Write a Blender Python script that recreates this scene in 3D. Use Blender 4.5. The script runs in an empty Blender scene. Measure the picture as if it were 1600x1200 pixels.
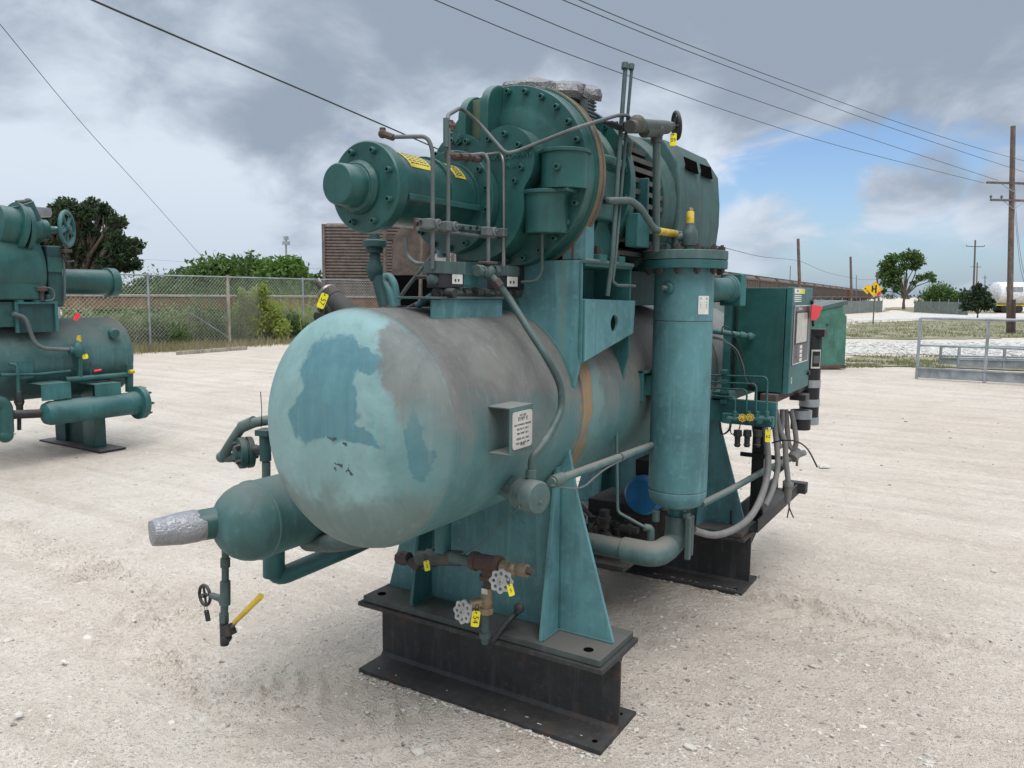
import bpy, bmesh, math, random
from math import sin, cos, pi, radians as R, sqrt
from mathutils import Vector as V, Matrix, noise
from mathutils.geometry import tessellate_polygon
random.seed(7)
sc = bpy.context.scene
# ------------------------------------------------------------------ camera
F = 1229.6; CAM = V((2.2912, -2.4363, 1.6492)); YAW, PIT, ROL = -.556125, .114019, .0081344
FW = V((sin(YAW)*cos(PIT), cos(YAW)*cos(PIT), -sin(PIT)))
_rt = V((cos(YAW), -sin(YAW), 0)); _up = _rt.cross(FW)
RT = _rt*cos(ROL)+_up*sin(ROL); UP = _up*cos(ROL)-_rt*sin(ROL)
cd = bpy.data.cameras.new('camera'); co = bpy.data.objects.new('camera', cd); sc.collection.objects.link(co)
cd.sensor_width = 36; cd.lens = F/1600*36; cd.clip_start = .05; cd.clip_end = 6000
co.matrix_world = Matrix(((RT.x, UP.x, -FW.x, CAM.x), (RT.y, UP.y, -FW.y, CAM.y), (RT.z, UP.z, -FW.z, CAM.z), (0, 0, 0, 1)))
sc.camera = co
sc.render.resolution_x = 1024; sc.render.resolution_y = 768
sc.view_settings.view_transform = 'Standard'; sc.view_settings.look = 'None'
sc.view_settings.exposure = .30; sc.view_settings.gamma = 1
# ------------------------------------------------------------------ node helpers
class NT:
    def __init__(s, nt): s.nt = nt
    def n(s, t, **k):
        x = s.nt.nodes.new(t)
        for a, b in k.items(): setattr(x, a, b)
        return x
    def l(s, a, b): s.nt.links.new(a, b)
    def put(s, inp, v):
        if hasattr(v, 'links') or isinstance(v, bpy.types.NodeSocket): s.l(v, inp)
        else:
            try: inp.default_value = v
            except Exception: inp.default_value = (*v, 1)
    def m(s, op, a, b=0.0, c=0.0, clamp=False):
        x = s.n('ShaderNodeMath', operation=op, use_clamp=clamp)
        for i, q in enumerate((a, b, c)): s.put(x.inputs[i], q)
        return x.outputs[0]
    def vm(s, op, a, b=(0, 0, 0)):
        x = s.n('ShaderNodeVectorMath', operation=op); s.put(x.inputs[0], a); s.put(x.inputs[1], b)
        return x.outputs[1] if op in ('LENGTH', 'DOT_PRODUCT', 'DISTANCE') else x.outputs[0]
    def mix(s, f, a, b, mode='MIX'):
        x = s.n('ShaderNodeMix', data_type='RGBA', blend_type=mode); x.clamp_factor = True
        s.put(x.inputs[0], f)
        for i, q in ((6, a), (7, b)):
            if isinstance(q, tuple) and len(q) == 3: q = (*q, 1)
            s.put(x.inputs[i], q)
        return x.outputs[2]
    def noise(s, vec, scale=5, det=4, rough=.55, dist=0, sc3=None, col=False):
        if sc3:
            mp = s.n('ShaderNodeMapping'); s.l(vec, mp.inputs[0]); mp.inputs[3].default_value = sc3; vec = mp.outputs[0]
        x = s.n('ShaderNodeTexNoise'); s.l(vec, x.inputs['Vector'])
        x.inputs['Scale'].default_value = scale; x.inputs['Detail'].default_value = det
        x.inputs['Roughness'].default_value = rough; x.inputs['Distortion'].default_value = dist
        return x.outputs[1] if col else x.outputs[0]
    def ss(s, v, lo, hi, a=0.0, b=1.0):
        x = s.n('ShaderNodeMapRange', interpolation_type='SMOOTHSTEP'); s.put(x.inputs[0], v)
        x.inputs[1].default_value = lo; x.inputs[2].default_value = hi; x.inputs[3].default_value = a; x.inputs[4].default_value = b
        return x.outputs[0]
    def xyz(s, v):
        x = s.n('ShaderNodeSeparateXYZ'); s.l(v, x.inputs[0]); return x.outputs
# ------------------------------------------------------------------ world
SUN_EL, SUN_AZ = R(60), R(142)     # azimuth measured clockwise from +Y
w = bpy.data.worlds.new('World'); sc.world = w; w.use_nodes = True
T = NT(w.node_tree); w.node_tree.nodes.clear()
sky = T.n('ShaderNodeTexSky', sky_type='NISHITA'); sky.sun_disc = False; sky.sun_elevation = SUN_EL; sky.sun_rotation = SUN_AZ
sky.air_density = 1.0; sky.dust_density = 1.2; sky.ozone_density = 1.5
tc = T.n('ShaderNodeTexCoord'); d = tc.outputs['Generated']
dx, dy, dz = T.xyz(d)
den = T.m('ADD', T.m('MAXIMUM', dz, 0.0), .42)
comb = T.n('ShaderNodeCombineXYZ'); T.l(T.m('DIVIDE', dx, den), comb.inputs[0]); T.l(T.m('DIVIDE', dy, den), comb.inputs[1])
p = comb.outputs[0]
n_shape = T.noise(T.vm('ADD', p, (2.6, 7.3, 0)), 1.5, 9, .54, .3)
n_shade = T.noise(T.vm('ADD', p, (13.1, 1.7, 3.0)), 1.3, 8, .52, .3)
n_fine = T.noise(T.vm('ADD', p, (3.1, 4.7, 9.0)), 4.0, 8, .55, .5)
def dirpx(u, v): return (FW+RT*(u-800)/F+UP*(600-v)/F).normalized()
def lobe(u, v, lo, hi):
    q = dirpx(u, v); return T.ss(T.vm('DOT_PRODUCT', T.vm('NORMALIZE', d), tuple(q)), cos(R(hi)), cos(R(lo)))
clear = T.m('MAXIMUM', lobe(1500, 400, 3, 12.5), T.m('MAXIMUM', lobe(1250, 345, 2, 9), T.m('MULTIPLY', lobe(1560, 180, 1, 6), .35)))
cloudlet = T.m('MAXIMUM', lobe(1395, 312, .5, 3.2), T.m('MAXIMUM', lobe(1450, 292, .5, 3.2), T.m('MAXIMUM', lobe(1210, 372, .5, 4.5), T.m('MAXIMUM', lobe(1560, 335, .5, 3.5), T.m('MULTIPLY', lobe(1390, 440, .5, 9), .55)))))
clear = T.m('MULTIPLY', clear, T.m('SUBTRACT', 1.0, T.m('MULTIPLY', cloudlet, .62)))
cov = T.ss(T.m('SUBTRACT', T.m('ADD', n_shape, T.m('MULTIPLY', T.m('SUBTRACT', n_fine, .5), .7)), T.m('MULTIPLY', clear, .40)), .13, .33)
darkl = T.m('MAXIMUM', T.m('MULTIPLY', lobe(330, 40, 2, 14), .75), T.m('MAXIMUM', T.m('MULTIPLY', lobe(1400, 70, 3, 14), .8), T.m('MULTIPLY', lobe(640, 60, 1, 9), .5)))
bright = T.m('MAXIMUM', T.m('MULTIPLY', lobe(200, 260, 2, 14), .7), T.m('MULTIPLY', lobe(1130, 150, 1, 8), .9))
shade = T.m('ADD', T.m('ADD', T.m('MULTIPLY', n_shade, .9), T.m('MULTIPLY', T.m('SUBTRACT', n_fine, .18), .56)), T.m('ADD', T.m('MULTIPLY', T.m('SUBTRACT', .20, dz), .12), T.m('SUBTRACT', T.m('MULTIPLY', bright, .16), T.m('MULTIPLY', darkl, .085))))
shf = T.ss(T.m('ADD', T.m('MULTIPLY', shade, .75), T.m('MULTIPLY', n_shade, .25)), .475, .71)
ccol = T.mix(shf, (.262, .315, .39), (.585, .65, .74))
# the thin, sunlit overcast high above (outside the picture) is brighter than the cloud near the horizon
zen = T.ss(dz, .50, .92); ccol = T.mix(zen, ccol, T.mix(1.0, ccol, (4.3, 4.15, 3.9), 'MULTIPLY'))
skc = T.mix(1.0, sky.outputs[0], (.092, .104, .122), 'MULTIPLY')
hz = T.ss(dz, .0, .16, 1, 0)
ccol = T.mix(T.m('MULTIPLY', hz, .45), ccol, (.37, .445, .53))
skc = T.mix(T.m('MULTIPLY', hz, .40), skc, (.32, .46, .63))
allc = T.mix(cov, skc, ccol)
bg = T.n('ShaderNodeBackground'); T.l(allc, bg.inputs[0]); bg.inputs[1].default_value = 1.0
wo = T.n('ShaderNodeOutputWorld'); T.l(bg.outputs[0], wo.inputs[0])
sl = bpy.data.lights.new('sun', 'SUN'); sl.energy = 1.5; sl.angle = R(40); sl.color = (1, .95, .88)
so = bpy.data.objects.new('sun', sl); sc.collection.objects.link(so)
sdir = V((sin(SUN_AZ)*cos(SUN_EL), cos(SUN_AZ)*cos(SUN_EL), sin(SUN_EL)))
so.rotation_euler = sdir.to_track_quat('Z', 'Y').to_euler(); so.location = (0, 0, 30)
# ------------------------------------------------------------------ measuring helpers (world points from the survey of the photograph)
def ray(u, v): return FW+RT*((u-800)/F)+UP*((600-v)/F)
def P(u, v, a, c):
    r = ray(u, v); i = 'XYZ'.index(a); return CAM+r*((c-CAM[i])/r[i])
def DP(u, v, dep): return CAM+ray(u, v)*dep
HF = V((sin(YAW), cos(YAW), 0)); HR = V((cos(YAW), -sin(YAW), 0))
def G(u, dep, z=0):                       # ground point at pixel column u, horizontal distance dep
    v = 460.0
    for _ in range(5):
        q = GP(u, v, dep); v += (q.z-z)/dep*F
    q.z = z; return q
def GP(u, v, dep):                        # point seen at pixel (u, v), horizontal distance dep
    r = ray(u, v); return CAM+r*(dep/r.dot(HF))
# ------------------------------------------------------------------ materials
MAT = {}
def newmat(name):
    m = bpy.data.materials.new(name); m.use_nodes = True; t = NT(m.node_tree); b = m.node_tree.nodes['Principled BSDF']; MAT[name] = m
    return m, t, b
def bump(t, b, h, st=.3, dist=.01):
    x = t.n('ShaderNodeBump'); x.inputs['Strength'].default_value = st; x.inputs['Distance'].default_value = dist
    t.l(h, x.inputs['Height']); t.l(x.outputs[0], b.inputs['Normal'])
def paint(name, base, dust=(.17, .16, .145), du=.5, chalk=.35, rough=.5, rust=.0, streak=.4, metal=0, chip=.5):
    m, t, b = newmat(name)
    tc = t.n('ShaderNodeTexCoord'); o = tc.outputs['Object']
    geo = t.n('ShaderNodeNewGeometry'); nz = t.xyz(geo.outputs['Normal'])[2]
    n1 = t.noise(o, 3.5, 6, .6, .3); n2 = t.noise(o, 34, 4, .6); n3 = t.noise(o, 1, 5, .6, .2, sc3=(26, 26, 2.2)); n6 = t.noise(t.vm('ADD', o, (9, 4, 2)), 1, 6, .65, .3, sc3=(15, 15, 1.6))
    c = t.mix(t.ss(n1, .3, .7), tuple(x*.72 for x in base), tuple(min(1, x*1.22) for x in base))
    lite = tuple(min(1, x*1.5+.05) for x in base)
    c = t.mix(t.m('MULTIPLY', t.ss(n3, .5, .72), streak*chalk*1.6), c, lite)
    c = t.mix(t.m('MULTIPLY', t.ss(n2, .5, .8), chalk*.7), c, lite)
    c = t.mix(t.m('MULTIPLY', t.ss(n6, .52, .70), min(.6, streak*.9)), c, tuple(x*.42+.006 for x in base))
    dm = t.m('MULTIPLY', t.m('MULTIPLY', t.ss(nz, .1, .9), t.ss(n1, .25, .6)), du, clamp=True)
    c = t.mix(dm, c, dust)
    if rust:
        n4 = t.noise(o, 9, 7, .65, .4); rm = t.m('MULTIPLY', t.ss(n4, .56, .68), rust, clamp=True)
        c = t.mix(rm, c, (.16, .065, .03))
    if chip:
        n5 = t.noise(t.vm('ADD', o, (5, 3, 1)), 22, 5, .6); c = t.mix(t.m('MULTIPLY', t.ss(n5, .70, .74), chip), c, (.05, .035, .03))
    t.l(c, b.inputs['Base Color']); b.inputs['Metallic'].default_value = metal; b.inputs['Specular IOR Level'].default_value = .38
    t.l(t.m('ADD', t.m('MULTIPLY', n2, .22), t.m('ADD', t.m('MULTIPLY', dm, .25), rough-.11)), b.inputs['Roughness'])
    bump(t, b, t.m('ADD', n2, t.m('MULTIPLY', n1, .6)), .22, .006)
    return m
paint('teal', (.018, .080, .073), du=.22, chalk=.14, rough=.34, chip=.35)
paint('teal_mid', (.028, .115, .116), du=.4, chalk=.25, rough=.5)
paint('teal_faded', (.078, .195, .210), du=.5, chalk=.6, rough=.62)
paint('teal_light', (.115, .235, .235), du=.45, chalk=.5, rough=.65)
paint('teal_dust', (.07, .13, .125), du=.95, chalk=.5, rough=.75, dust=(.20, .185, .165))
paint('teal_dark', (.018, .06, .06), du=.5, chalk=.3, rough=.6)
paint('motor_grey', (.035, .085, .080), du=.5, chalk=.45, rough=.6, rust=.35, dust=(.13, .115, .10))
paint('beam', (.030, .031, .032), du=.5, chalk=.5, rough=.62, rust=.22, dust=(.07, .062, .056), streak=.5)
paint('base_plate', (.055, .068, .065), du=.85, chalk=.3, rough=.7, rust=.4, dust=(.115, .105, .095))
paint('black_iron', (.022, .024, .025), du=.5, chalk=.25, rough=.5, rust=.25)
paint('grime', (.03, .03, .028), du=.8, chalk=.4, rough=.8, rust=.5, dust=(.09, .085, .08))
paint('rusty', (.085, .055, .045), du=.3, chalk=.3, rough=.8, rust=.9)
paint('rust_brown', (.065, .046, .042), du=.3, chalk=.3, rough=.75, rust=.35)
paint('iron_green', (.045, .058, .052), du=.5, chalk=.4, rough=.6, rust=.2)
paint('brass', (.30, .235, .15), du=.2, chalk=.2, rough=.5, metal=.5, rust=.3)
paint('steel_tube', (.22, .215, .20), du=.2, chalk=.2, rough=.38, metal=.8)
paint('tube_green', (.060, .10, .095), du=.5, chalk=.4, rough=.5, dust=(.20, .19, .17))
paint('tube_grey', (.10, .115, .115), du=.5, chalk=.4, rough=.5)
paint('conduit_grey', (.16, .155, .15), du=.4, chalk=.4, rough=.6)
paint('wheel_grey', (.42, .42, .41), du=.3, chalk=.3, rough=.6, rust=.15)
paint('yellow', (.55, .39, .04), du=.1, chalk=.25, rough=.5, rust=.55)
paint('yellow_sticker', (.60, .47, .05), du=.1, chalk=.3, rough=.55, chip=0)
paint('tag_yellow', (.85, .72, .03), du=0, chalk=.1, rough=.4, chip=0)
paint('red_cloth', (.75, .04, .05), du=0, chalk=.2, rough=.7, chip=0)
paint('black', (.012, .012, .013), du=.2, chalk=.1, rough=.45, chip=0)
paint('black_box', (.020, .018, .026), du=.3, chalk=.15, rough=.5, chip=0)
paint('white_label', (.62, .61, .57), du=0, chalk=.3, rough=.6, chip=.3)
paint('nameplate', (.50, .49, .46), du=0, chalk=.3, rough=.45, metal=.3, chip=.5)
paint('panel_dark', (.085, .08, .085), du=0, chalk=.1, rough=.4, chip=0)
paint('screen', (.36, .37, .33), du=0, chalk=.05, rough=.2, chip=0)
paint('ink', (.02, .02, .02), du=0, chalk=0, rough=.6, chip=0)
paint('blue', (.012, .14, .33), du=.2, chalk=.2, rough=.45)
paint('galv', (.30, .33, .35), du=.2, chalk=.35, rough=.45, metal=.4)
paint('neck_stain', (.085, .125, .075), du=.4, chalk=.35, rough=.6, rust=.25, dust=(.16, .14, .08))
paint('cradle_paint', (.078, .20, .215), du=.5, chalk=.6, rough=.62)
def stain(mn, x0, x1, col, amt):
    m = MAT[mn]; t = NT(m.node_tree); b = m.node_tree.nodes['Principled BSDF']; src = b.inputs['Base Color'].links[0].from_socket
    o = t.n('ShaderNodeTexCoord').outputs['Object']; n = t.noise(o, 1, 6, .6, .2, sc3=(30, 30, 2.0)); x = t.m('ADD', t.xyz(o)[0], t.m('MULTIPLY', n, .03))
    t.l(t.mix(t.m('MULTIPLY', t.m('MULTIPLY', t.ss(x, x0, x0+.03), t.ss(x, x1, x1-.03)), t.ss(n, .3, .6, amt*.4, amt)), src, col), b.inputs['Base Color'])
stain('cradle_paint', .890, .945, (.20, .22, .14), .5); stain('cradle_paint', .955, .972, (.16, .24, .17), .6)
paint('cooler_paint', (.058, .145, .143), du=.8, chalk=.35, rough=.6, dust=(.11, .115, .10))
paint('slat', (.10, .105, .098), du=.6, chalk=.4, rough=.7, rust=.3)
paint('stained', (.13, .105, .065), du=.3, chalk=.3, rough=.65, rust=.6)
paint('fence_wire', (.30, .31, .30), du=0, chalk=.1, rough=.55, metal=.3, chip=0)
paint('dumpster', (.055, .16, .12), du=.2, chalk=.3, rough=.55, rust=.25)
paint('pole_wood', (.13, .095, .075), du=0, chalk=.4, rough=.85, streak=1.0)
paint('car_brown', (.155, .125, .11), du=.3, chalk=.5, rough=.85, rust=.25)
paint('car_red', (.15, .06, .045), du=.2, chalk=.3, rough=.8, rust=.5)
paint('car_grey', (.30, .29, .275), du=.2, chalk=.4, rough=.8, rust=.35)
paint('car_rust', (.21, .115, .06), du=.2, chalk=.4, rough=.85, rust=.8)
paint('car_white', (.66, .67, .67), du=.1, chalk=.2, rough=.5, rust=.1)
paint('sign_yellow', (.85, .50, .02), du=0, chalk=.1, rough=.5, chip=0)
paint('wood_plank', (.30, .27, .22), du=0, chalk=.5, rough=.9, streak=1)
paint('bark', (.10, .08, .06), du=0, chalk=.5, rough=.95, streak=1)
paint('stone', (.50, .46, .41), du=.2, chalk=.4, rough=.9, dust=(.62, .58, .52), chip=0)
paint('stone_dark', (.22, .19, .17), du=.1, chalk=.4, rough=.9, chip=0)
paint('teal_dust2', (.045, .110, .108), du=1.0, chalk=.4, rough=.6, dust=(.105, .11, .10))
paint('car_dull', (.125, .10, .085), du=.2, chalk=.4, rough=.85, rust=.5)
paint('fence_cloth', (.15, .175, .16), du=0, chalk=.5, rough=.9, chip=0, streak=.6)
paint('white_gravel', (.46, .44, .405), du=.2, chalk=.3, rough=.95, dust=(.50, .475, .435), chip=0)
paint('white_stone', (.46, .44, .405), du=0, chalk=.3, rough=.95, chip=0)
_m, _t, _b = newmat('painted_dark'); _b.inputs['Base Color'].default_value = (.004, .004, .004, 1); _b.inputs['Roughness'].default_value = 1; _b.inputs['Specular IOR Level'].default_value = 0  # dead black standing in for the shade inside holes, slots and gaps
def tape(nm_, ca, cb):
    m, t, b = newmat(nm_); o = t.n('ShaderNodeTexCoord').outputs['Object']
    v = t.n('ShaderNodeTexVoronoi', feature='DISTANCE_TO_EDGE'); t.l(t.vm('ADD', o, t.vm('SCALE', t.noise(o, 12, 3, col=True))), v.inputs[0]); v.inputs['Scale'].default_value = 7
    n = t.noise(o, 30, 5, .6)
    t.l(t.mix(n, ca, cb), b.inputs['Base Color']); b.inputs['Metallic'].default_value = .25; b.inputs['Roughness'].default_value = .40
    bump(t, b, t.m('ADD', t.ss(v.outputs[0], 0, .18), t.m('MULTIPLY', n, .1)), .35, .008)
tape('duct_tape', (.17, .17, .18), (.32, .32, .335)); tape('tape_dull', (.09, .09, .093), (.20, .195, .19))
def foliage(name, c1, c2, tr=.25):
    m, t, b = newmat(name); o = t.n('ShaderNodeTexCoord').outputs['Object']; g = t.n('ShaderNodeNewGeometry')
    n = t.noise(o, .9, 3); r = g.outputs['Random Per Island']
    t.l(t.mix(t.m('ADD', t.m('MULTIPLY', n, .6), t.m('MULTIPLY', r, .45)), c1, c2), b.inputs['Base Color'])
    b.inputs['Roughness'].default_value = .6; b.inputs['Specular IOR Level'].default_value = .25
    tl = t.n('ShaderNodeBsdfTranslucent'); tl.inputs[0].default_value = (c2[0]*1.2, c2[1]*1.3, c2[2], 1)
    ms = t.n('ShaderNodeMixShader'); ms.inputs[0].default_value = tr
    t.l(b.outputs[0], ms.inputs[1]); t.l(tl.outputs[0], ms.inputs[2]); t.l(ms.outputs[0], m.node_tree.nodes['Material Output'].inputs[0])
foliage('leaf_oak', (.016, .030, .014), (.045, .075, .032))
foliage('leaf_mid', (.028, .058, .014), (.10, .17, .045))
foliage('leaf_bright', (.035, .075, .012), (.11, .19, .035))
foliage('leaf_scrub', (.09, .13, .05), (.28, .33, .15))
foliage('leaf_dark', (.016, .030, .014), (.045, .075, .035))
foliage('leaf_weed', (.12, .17, .04), (.38, .42, .11))
foliage('grass', (.08, .095, .04), (.24, .24, .11))
foliage('grass_dry', (.14, .125, .07), (.30, .27, .16))
def vessel_mat():
    m, t, b = newmat('vessel_paint'); o = t.n('ShaderNodeTexCoord').outputs['Object']
    g = t.n('ShaderNodeNewGeometry'); nx, ny, nz = t.xyz(g.outputs['Normal'])
    x, y, z = t.xyz(o)
    nb = t.noise(o, 5, 7, .62, .5); nf = t.noise(o, 38, 5, .6); st = t.noise(o, 1, 6, .6, .1, sc3=(34, 34, 2.0)); nm = t.noise(t.vm('ADD', o, (3, 8, 1)), 14, 6, .6)
    wob = t.noise(o, 9, 5, .6, col=True)
    ow = t.vm('ADD', o, t.vm('MULTIPLY', t.vm('SUBTRACT', wob, (.5, .5, .5)), (.16, .16, .16)))
    xw, yw, zw = t.xyz(ow)
    def ell(cx, cz, rx, rz, ang=0, edge=.22):
        ax = t.m('SUBTRACT', xw, cx); az = t.m('SUBTRACT', zw, cz); ca, sa = cos(ang), sin(ang)
        p1 = t.m('DIVIDE', t.m('ADD', t.m('MULTIPLY', ax, ca), t.m('MULTIPLY', az, sa)), rx)
        p2 = t.m('DIVIDE', t.m('SUBTRACT', t.m('MULTIPLY', az, ca), t.m('MULTIPLY', ax, sa)), rz)
        rr = t.m('ADD', t.m('POWER', t.m('ABSOLUTE', p1), 2.0), t.m('POWER', t.m('ABSOLUTE', p2), 2.0))
        return t.ss(rr, 1-edge, 1+edge, 1, 0)
    light = t.mix(t.ss(nb, .3, .7), (.165, .285, .285), (.225, .375, .37))
    mid = t.mix(t.ss(nb, .3, .7), (.060, .165, .172), (.105, .23, .235))
    dark = t.mix(t.ss(nb, .3, .7), (.046, .150, .185), (.062, .19, .225))
    gray = t.mix(t.ss(nb, .3, .7), (.105, .10, .09), (.165, .155, .14))
    head = t.ss(y, -.60, -.63)
    # faded front, its right part less bleached
    bleached = t.m('MULTIPLY', t.m('MULTIPLY', head, t.ss(t.m('ADD', xw, t.m('MULTIPLY', nm, .1)), .78, .88, 1, .35)), t.ss(zw, .92, 1.04))
    c = t.mix(bleached, mid, light)
    pm = t.m('MAXIMUM', ell(.585, 1.395, .115, .125, -.2), t.m('MAXIMUM', ell(.53, 1.29, .095, .09, 0), t.m('MAXIMUM', ell(.675, 1.45, .095, .05, -.1), t.m('MAXIMUM', ell(.67, 1.245, .125, .036, -.35), ell(.63, 1.30, .085, .10, 0)))))
    pm = t.m('MAXIMUM', pm, ell(.885, 1.205, .032, .105, .0))
    c = t.mix(t.m('MULTIPLY', t.m('MULTIPLY', pm, head), t.ss(st, .35, .7, .75, .97)), c, dark)
    # grime on the underside of the head
    lowg = t.m('MULTIPLY', t.m('MULTIPLY', head, t.ss(t.m('ADD', zw, t.m('MULTIPLY', t.m('SUBTRACT', nb, .5), .2)), 1.07, .99)), .7)
    c = t.mix(lowg, c, t.mix(st, (.085, .125, .115), (.17, .20, .18)))
    # settled dust on the shoulders
    dz_ = t.m('ADD', z, t.m('MULTIPLY', t.m('SUBTRACT', nb, .5), .45))
    dcyl = t.m('MULTIPLY', t.ss(dz_, 1.05, 1.36), t.ss(y, -.66, -.58))
    dhead = t.m('MULTIPLY', t.m('MULTIPLY', t.ss(dz_, 1.22, 1.40), head), t.ss(t.m('ADD', xw, t.m('MULTIPLY', zw, .45)), 1.395, 1.425))
    dhead = t.m('MAXIMUM', dhead, t.m('MULTIPLY', t.ss(dz_, 1.05, 1.36), t.m('MULTIPLY', t.ss(y, -.75, -.62), t.ss(xw, .70, .80))))
    du = t.m('MAXIMUM', dcyl, t.m('MULTIPLY', dhead, .85))
    c = t.mix(t.m('MULTIPLY', du, t.ss(st, .2, .5, .78, .97)), c, gray)
    # chalky streaks and mottling
    c = t.mix(t.m('MULTIPLY', t.ss(st, .52, .74), .35), c, (.20, .26, .25))
    c = t.mix(t.m('MULTIPLY', t.ss(nm, .58, .74), .22), c, (.055, .085, .085))
    c = t.mix(t.m('MULTIPLY', t.ss(nf, .5, .8), .22), c, (.17, .22, .21))
    # the rust-stained strip beside the wear band
    yy = t.m('ADD', yw, t.m('MULTIPLY', st, .02)); band = t.m('MULTIPLY', t.m('MULTIPLY', t.ss(yy, .20, .222), t.ss(yy, .300, .275)), t.ss(nx, .2, .6))
    c = t.mix(t.m('MULTIPLY', band, t.ss(nb, .3, .65, .45, .9)), c, t.mix(t.ss(st, .35, .65), (.42, .20, .055), (.24, .16, .075)))
    band2 = t.m('MULTIPLY', t.m('MULTIPLY', t.ss(yy, .285, .31), t.ss(yy, .40, .36)), .5); c = t.mix(band2, c, (.15, .27, .25))
    c = t.mix(t.m('MULTIPLY', t.m('MAXIMUM', t.m('MAXIMUM', ell(.605, 1.212, .022, .005), ell(.63, 1.125, .02, .007)), t.m('MAXIMUM', ell(.66, 1.105, .014, .004, .4), t.m('MAXIMUM', ell(.60, 1.105, .007, .007), ell(.665, 1.19, .010, .009)))), head), c, (.035, .06, .065))
    # chips through to primer
    ch = t.noise(t.vm('ADD', o, (7, 2, 5)), 15, 7, .7, .6); c = t.mix(t.m('MULTIPLY', t.ss(ch, .685, .70), .8), c, (.05, .055, .055))
    t.l(c, b.inputs['Base Color']); t.l(t.m('ADD', t.m('MULTIPLY', nf, .2), t.m('ADD', t.m('MULTIPLY', du, .2), .45)), b.inputs['Roughness'])
    bump(t, b, t.m('ADD', nf, t.m('MULTIPLY', nb, .8)), .2, .006)
vessel_mat()
def box_mask(t, xs, ys, x0, x1, y0, y1, e):
    return t.m('MULTIPLY', t.m('MULTIPLY', t.ss(xs, x0-e, x0+e), t.ss(xs, x1-e, x1+e, 1, 0)), t.m('MULTIPLY', t.ss(ys, y0-e, y0+e), t.ss(ys, y1-e, y1+e, 1, 0)))
def ground_mat():
    m, t, b = newmat('caliche'); o = t.n('ShaderNodeTexCoord').outputs['Object']
    n0 = t.noise(o, .22, 5, .6, .4); n1 = t.noise(o, 1.7, 7, .62, .3); n2 = t.noise(o, 14, 6, .65); n3 = t.noise(o, 75, 4, .6); n4 = t.noise(t.vm('ADD', o, (4, 4, 0)), 230, 2, .6)
    c = t.mix(t.ss(n0, .32, .68), (.505, .43, .36), (.585, .52, .45))
    c = t.mix(t.m('MULTIPLY', t.ss(n1, .42, .72), .55), c, (.41, .345, .285))
    mp = t.n('ShaderNodeMapping'); t.l(o, mp.inputs[0]); mp.inputs[2].default_value = (0, 0, R(-38)); mp.inputs[3].default_value = (.16, 2.6, 1)
    tr = t.noise(mp.outputs[0], 1.6, 6, .6, .6); c = t.mix(t.m('MULTIPLY', t.ss(tr, .50, .62), .32), c, (.40, .335, .275)); c = t.mix(t.m('MULTIPLY', t.ss(tr, .44, .34), .30), c, (.67, .605, .52))
    c = t.mix(t.m('MULTIPLY', t.ss(n2, .5, .72), .55), c, (.65, .585, .51))
    c = t.mix(t.m('MULTIPLY', t.ss(n2, .48, .3), .5), c, (.34, .29, .24))
    c = t.mix(t.m('MULTIPLY', t.ss(n3, .60, .74), .5), c, (.24, .21, .185))
    c = t.mix(t.m('MULTIPLY', t.ss(n4, .56, .72), .35), c, (.66, .63, .58))
    c = t.mix(t.m('MULTIPLY', t.ss(n4, .44, .30), .35), c, (.27, .24, .21))
    t.l(c, b.inputs['Base Color']); b.inputs['Roughness'].default_value = .95; b.inputs['Specular IOR Level'].default_value = .15
    v = t.n('ShaderNodeTexVoronoi'); t.l(o, v.inputs[0]); v.inputs['Scale'].default_value = 48
    v2 = t.n('ShaderNodeTexVoronoi'); t.l(o, v2.inputs[0]); v2.inputs['Scale'].default_value = 120
    hh = t.m('ADD', t.m('ADD', t.m('MULTIPLY', n1, 2.4), t.m('MULTIPLY', n2, 1.2)), t.m('ADD', t.m('MULTIPLY', n3, .5), t.m('ADD', t.m('MULTIPLY', t.ss(v.outputs[0], .1, .5, 1, 0), t.m('MULTIPLY', t.ss(n2, .45, .65), .5)), t.m('MULTIPLY', t.ss(v2.outputs[0], .1, .5, 1, 0), .16))))
    bump(t, b, t.m('ADD', hh, t.m('MULTIPLY', tr, 1.2)), .9, .024)
ground_mat()
def grass_mat():
    m, t, b = newmat('grass_ground'); o = t.n('ShaderNodeTexCoord').outputs['Object']
    n0 = t.noise(o, .6, 6, .65, .4); n1 = t.noise(o, 4, 6, .65)
    c = t.mix(t.ss(n0, .35, .65), (.14, .13, .07), (.27, .245, .17)); c = t.mix(t.m('MULTIPLY', t.ss(n1, .45, .7), .7), c, (.09, .10, .04))
    c = t.mix(t.ss(n1, .62, .72), c, (.46, .42, .36))
    t.l(c, b.inputs['Base Color']); b.inputs['Roughness'].default_value = 1; bump(t, b, n1, .8, .05)
grass_mat()
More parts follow.
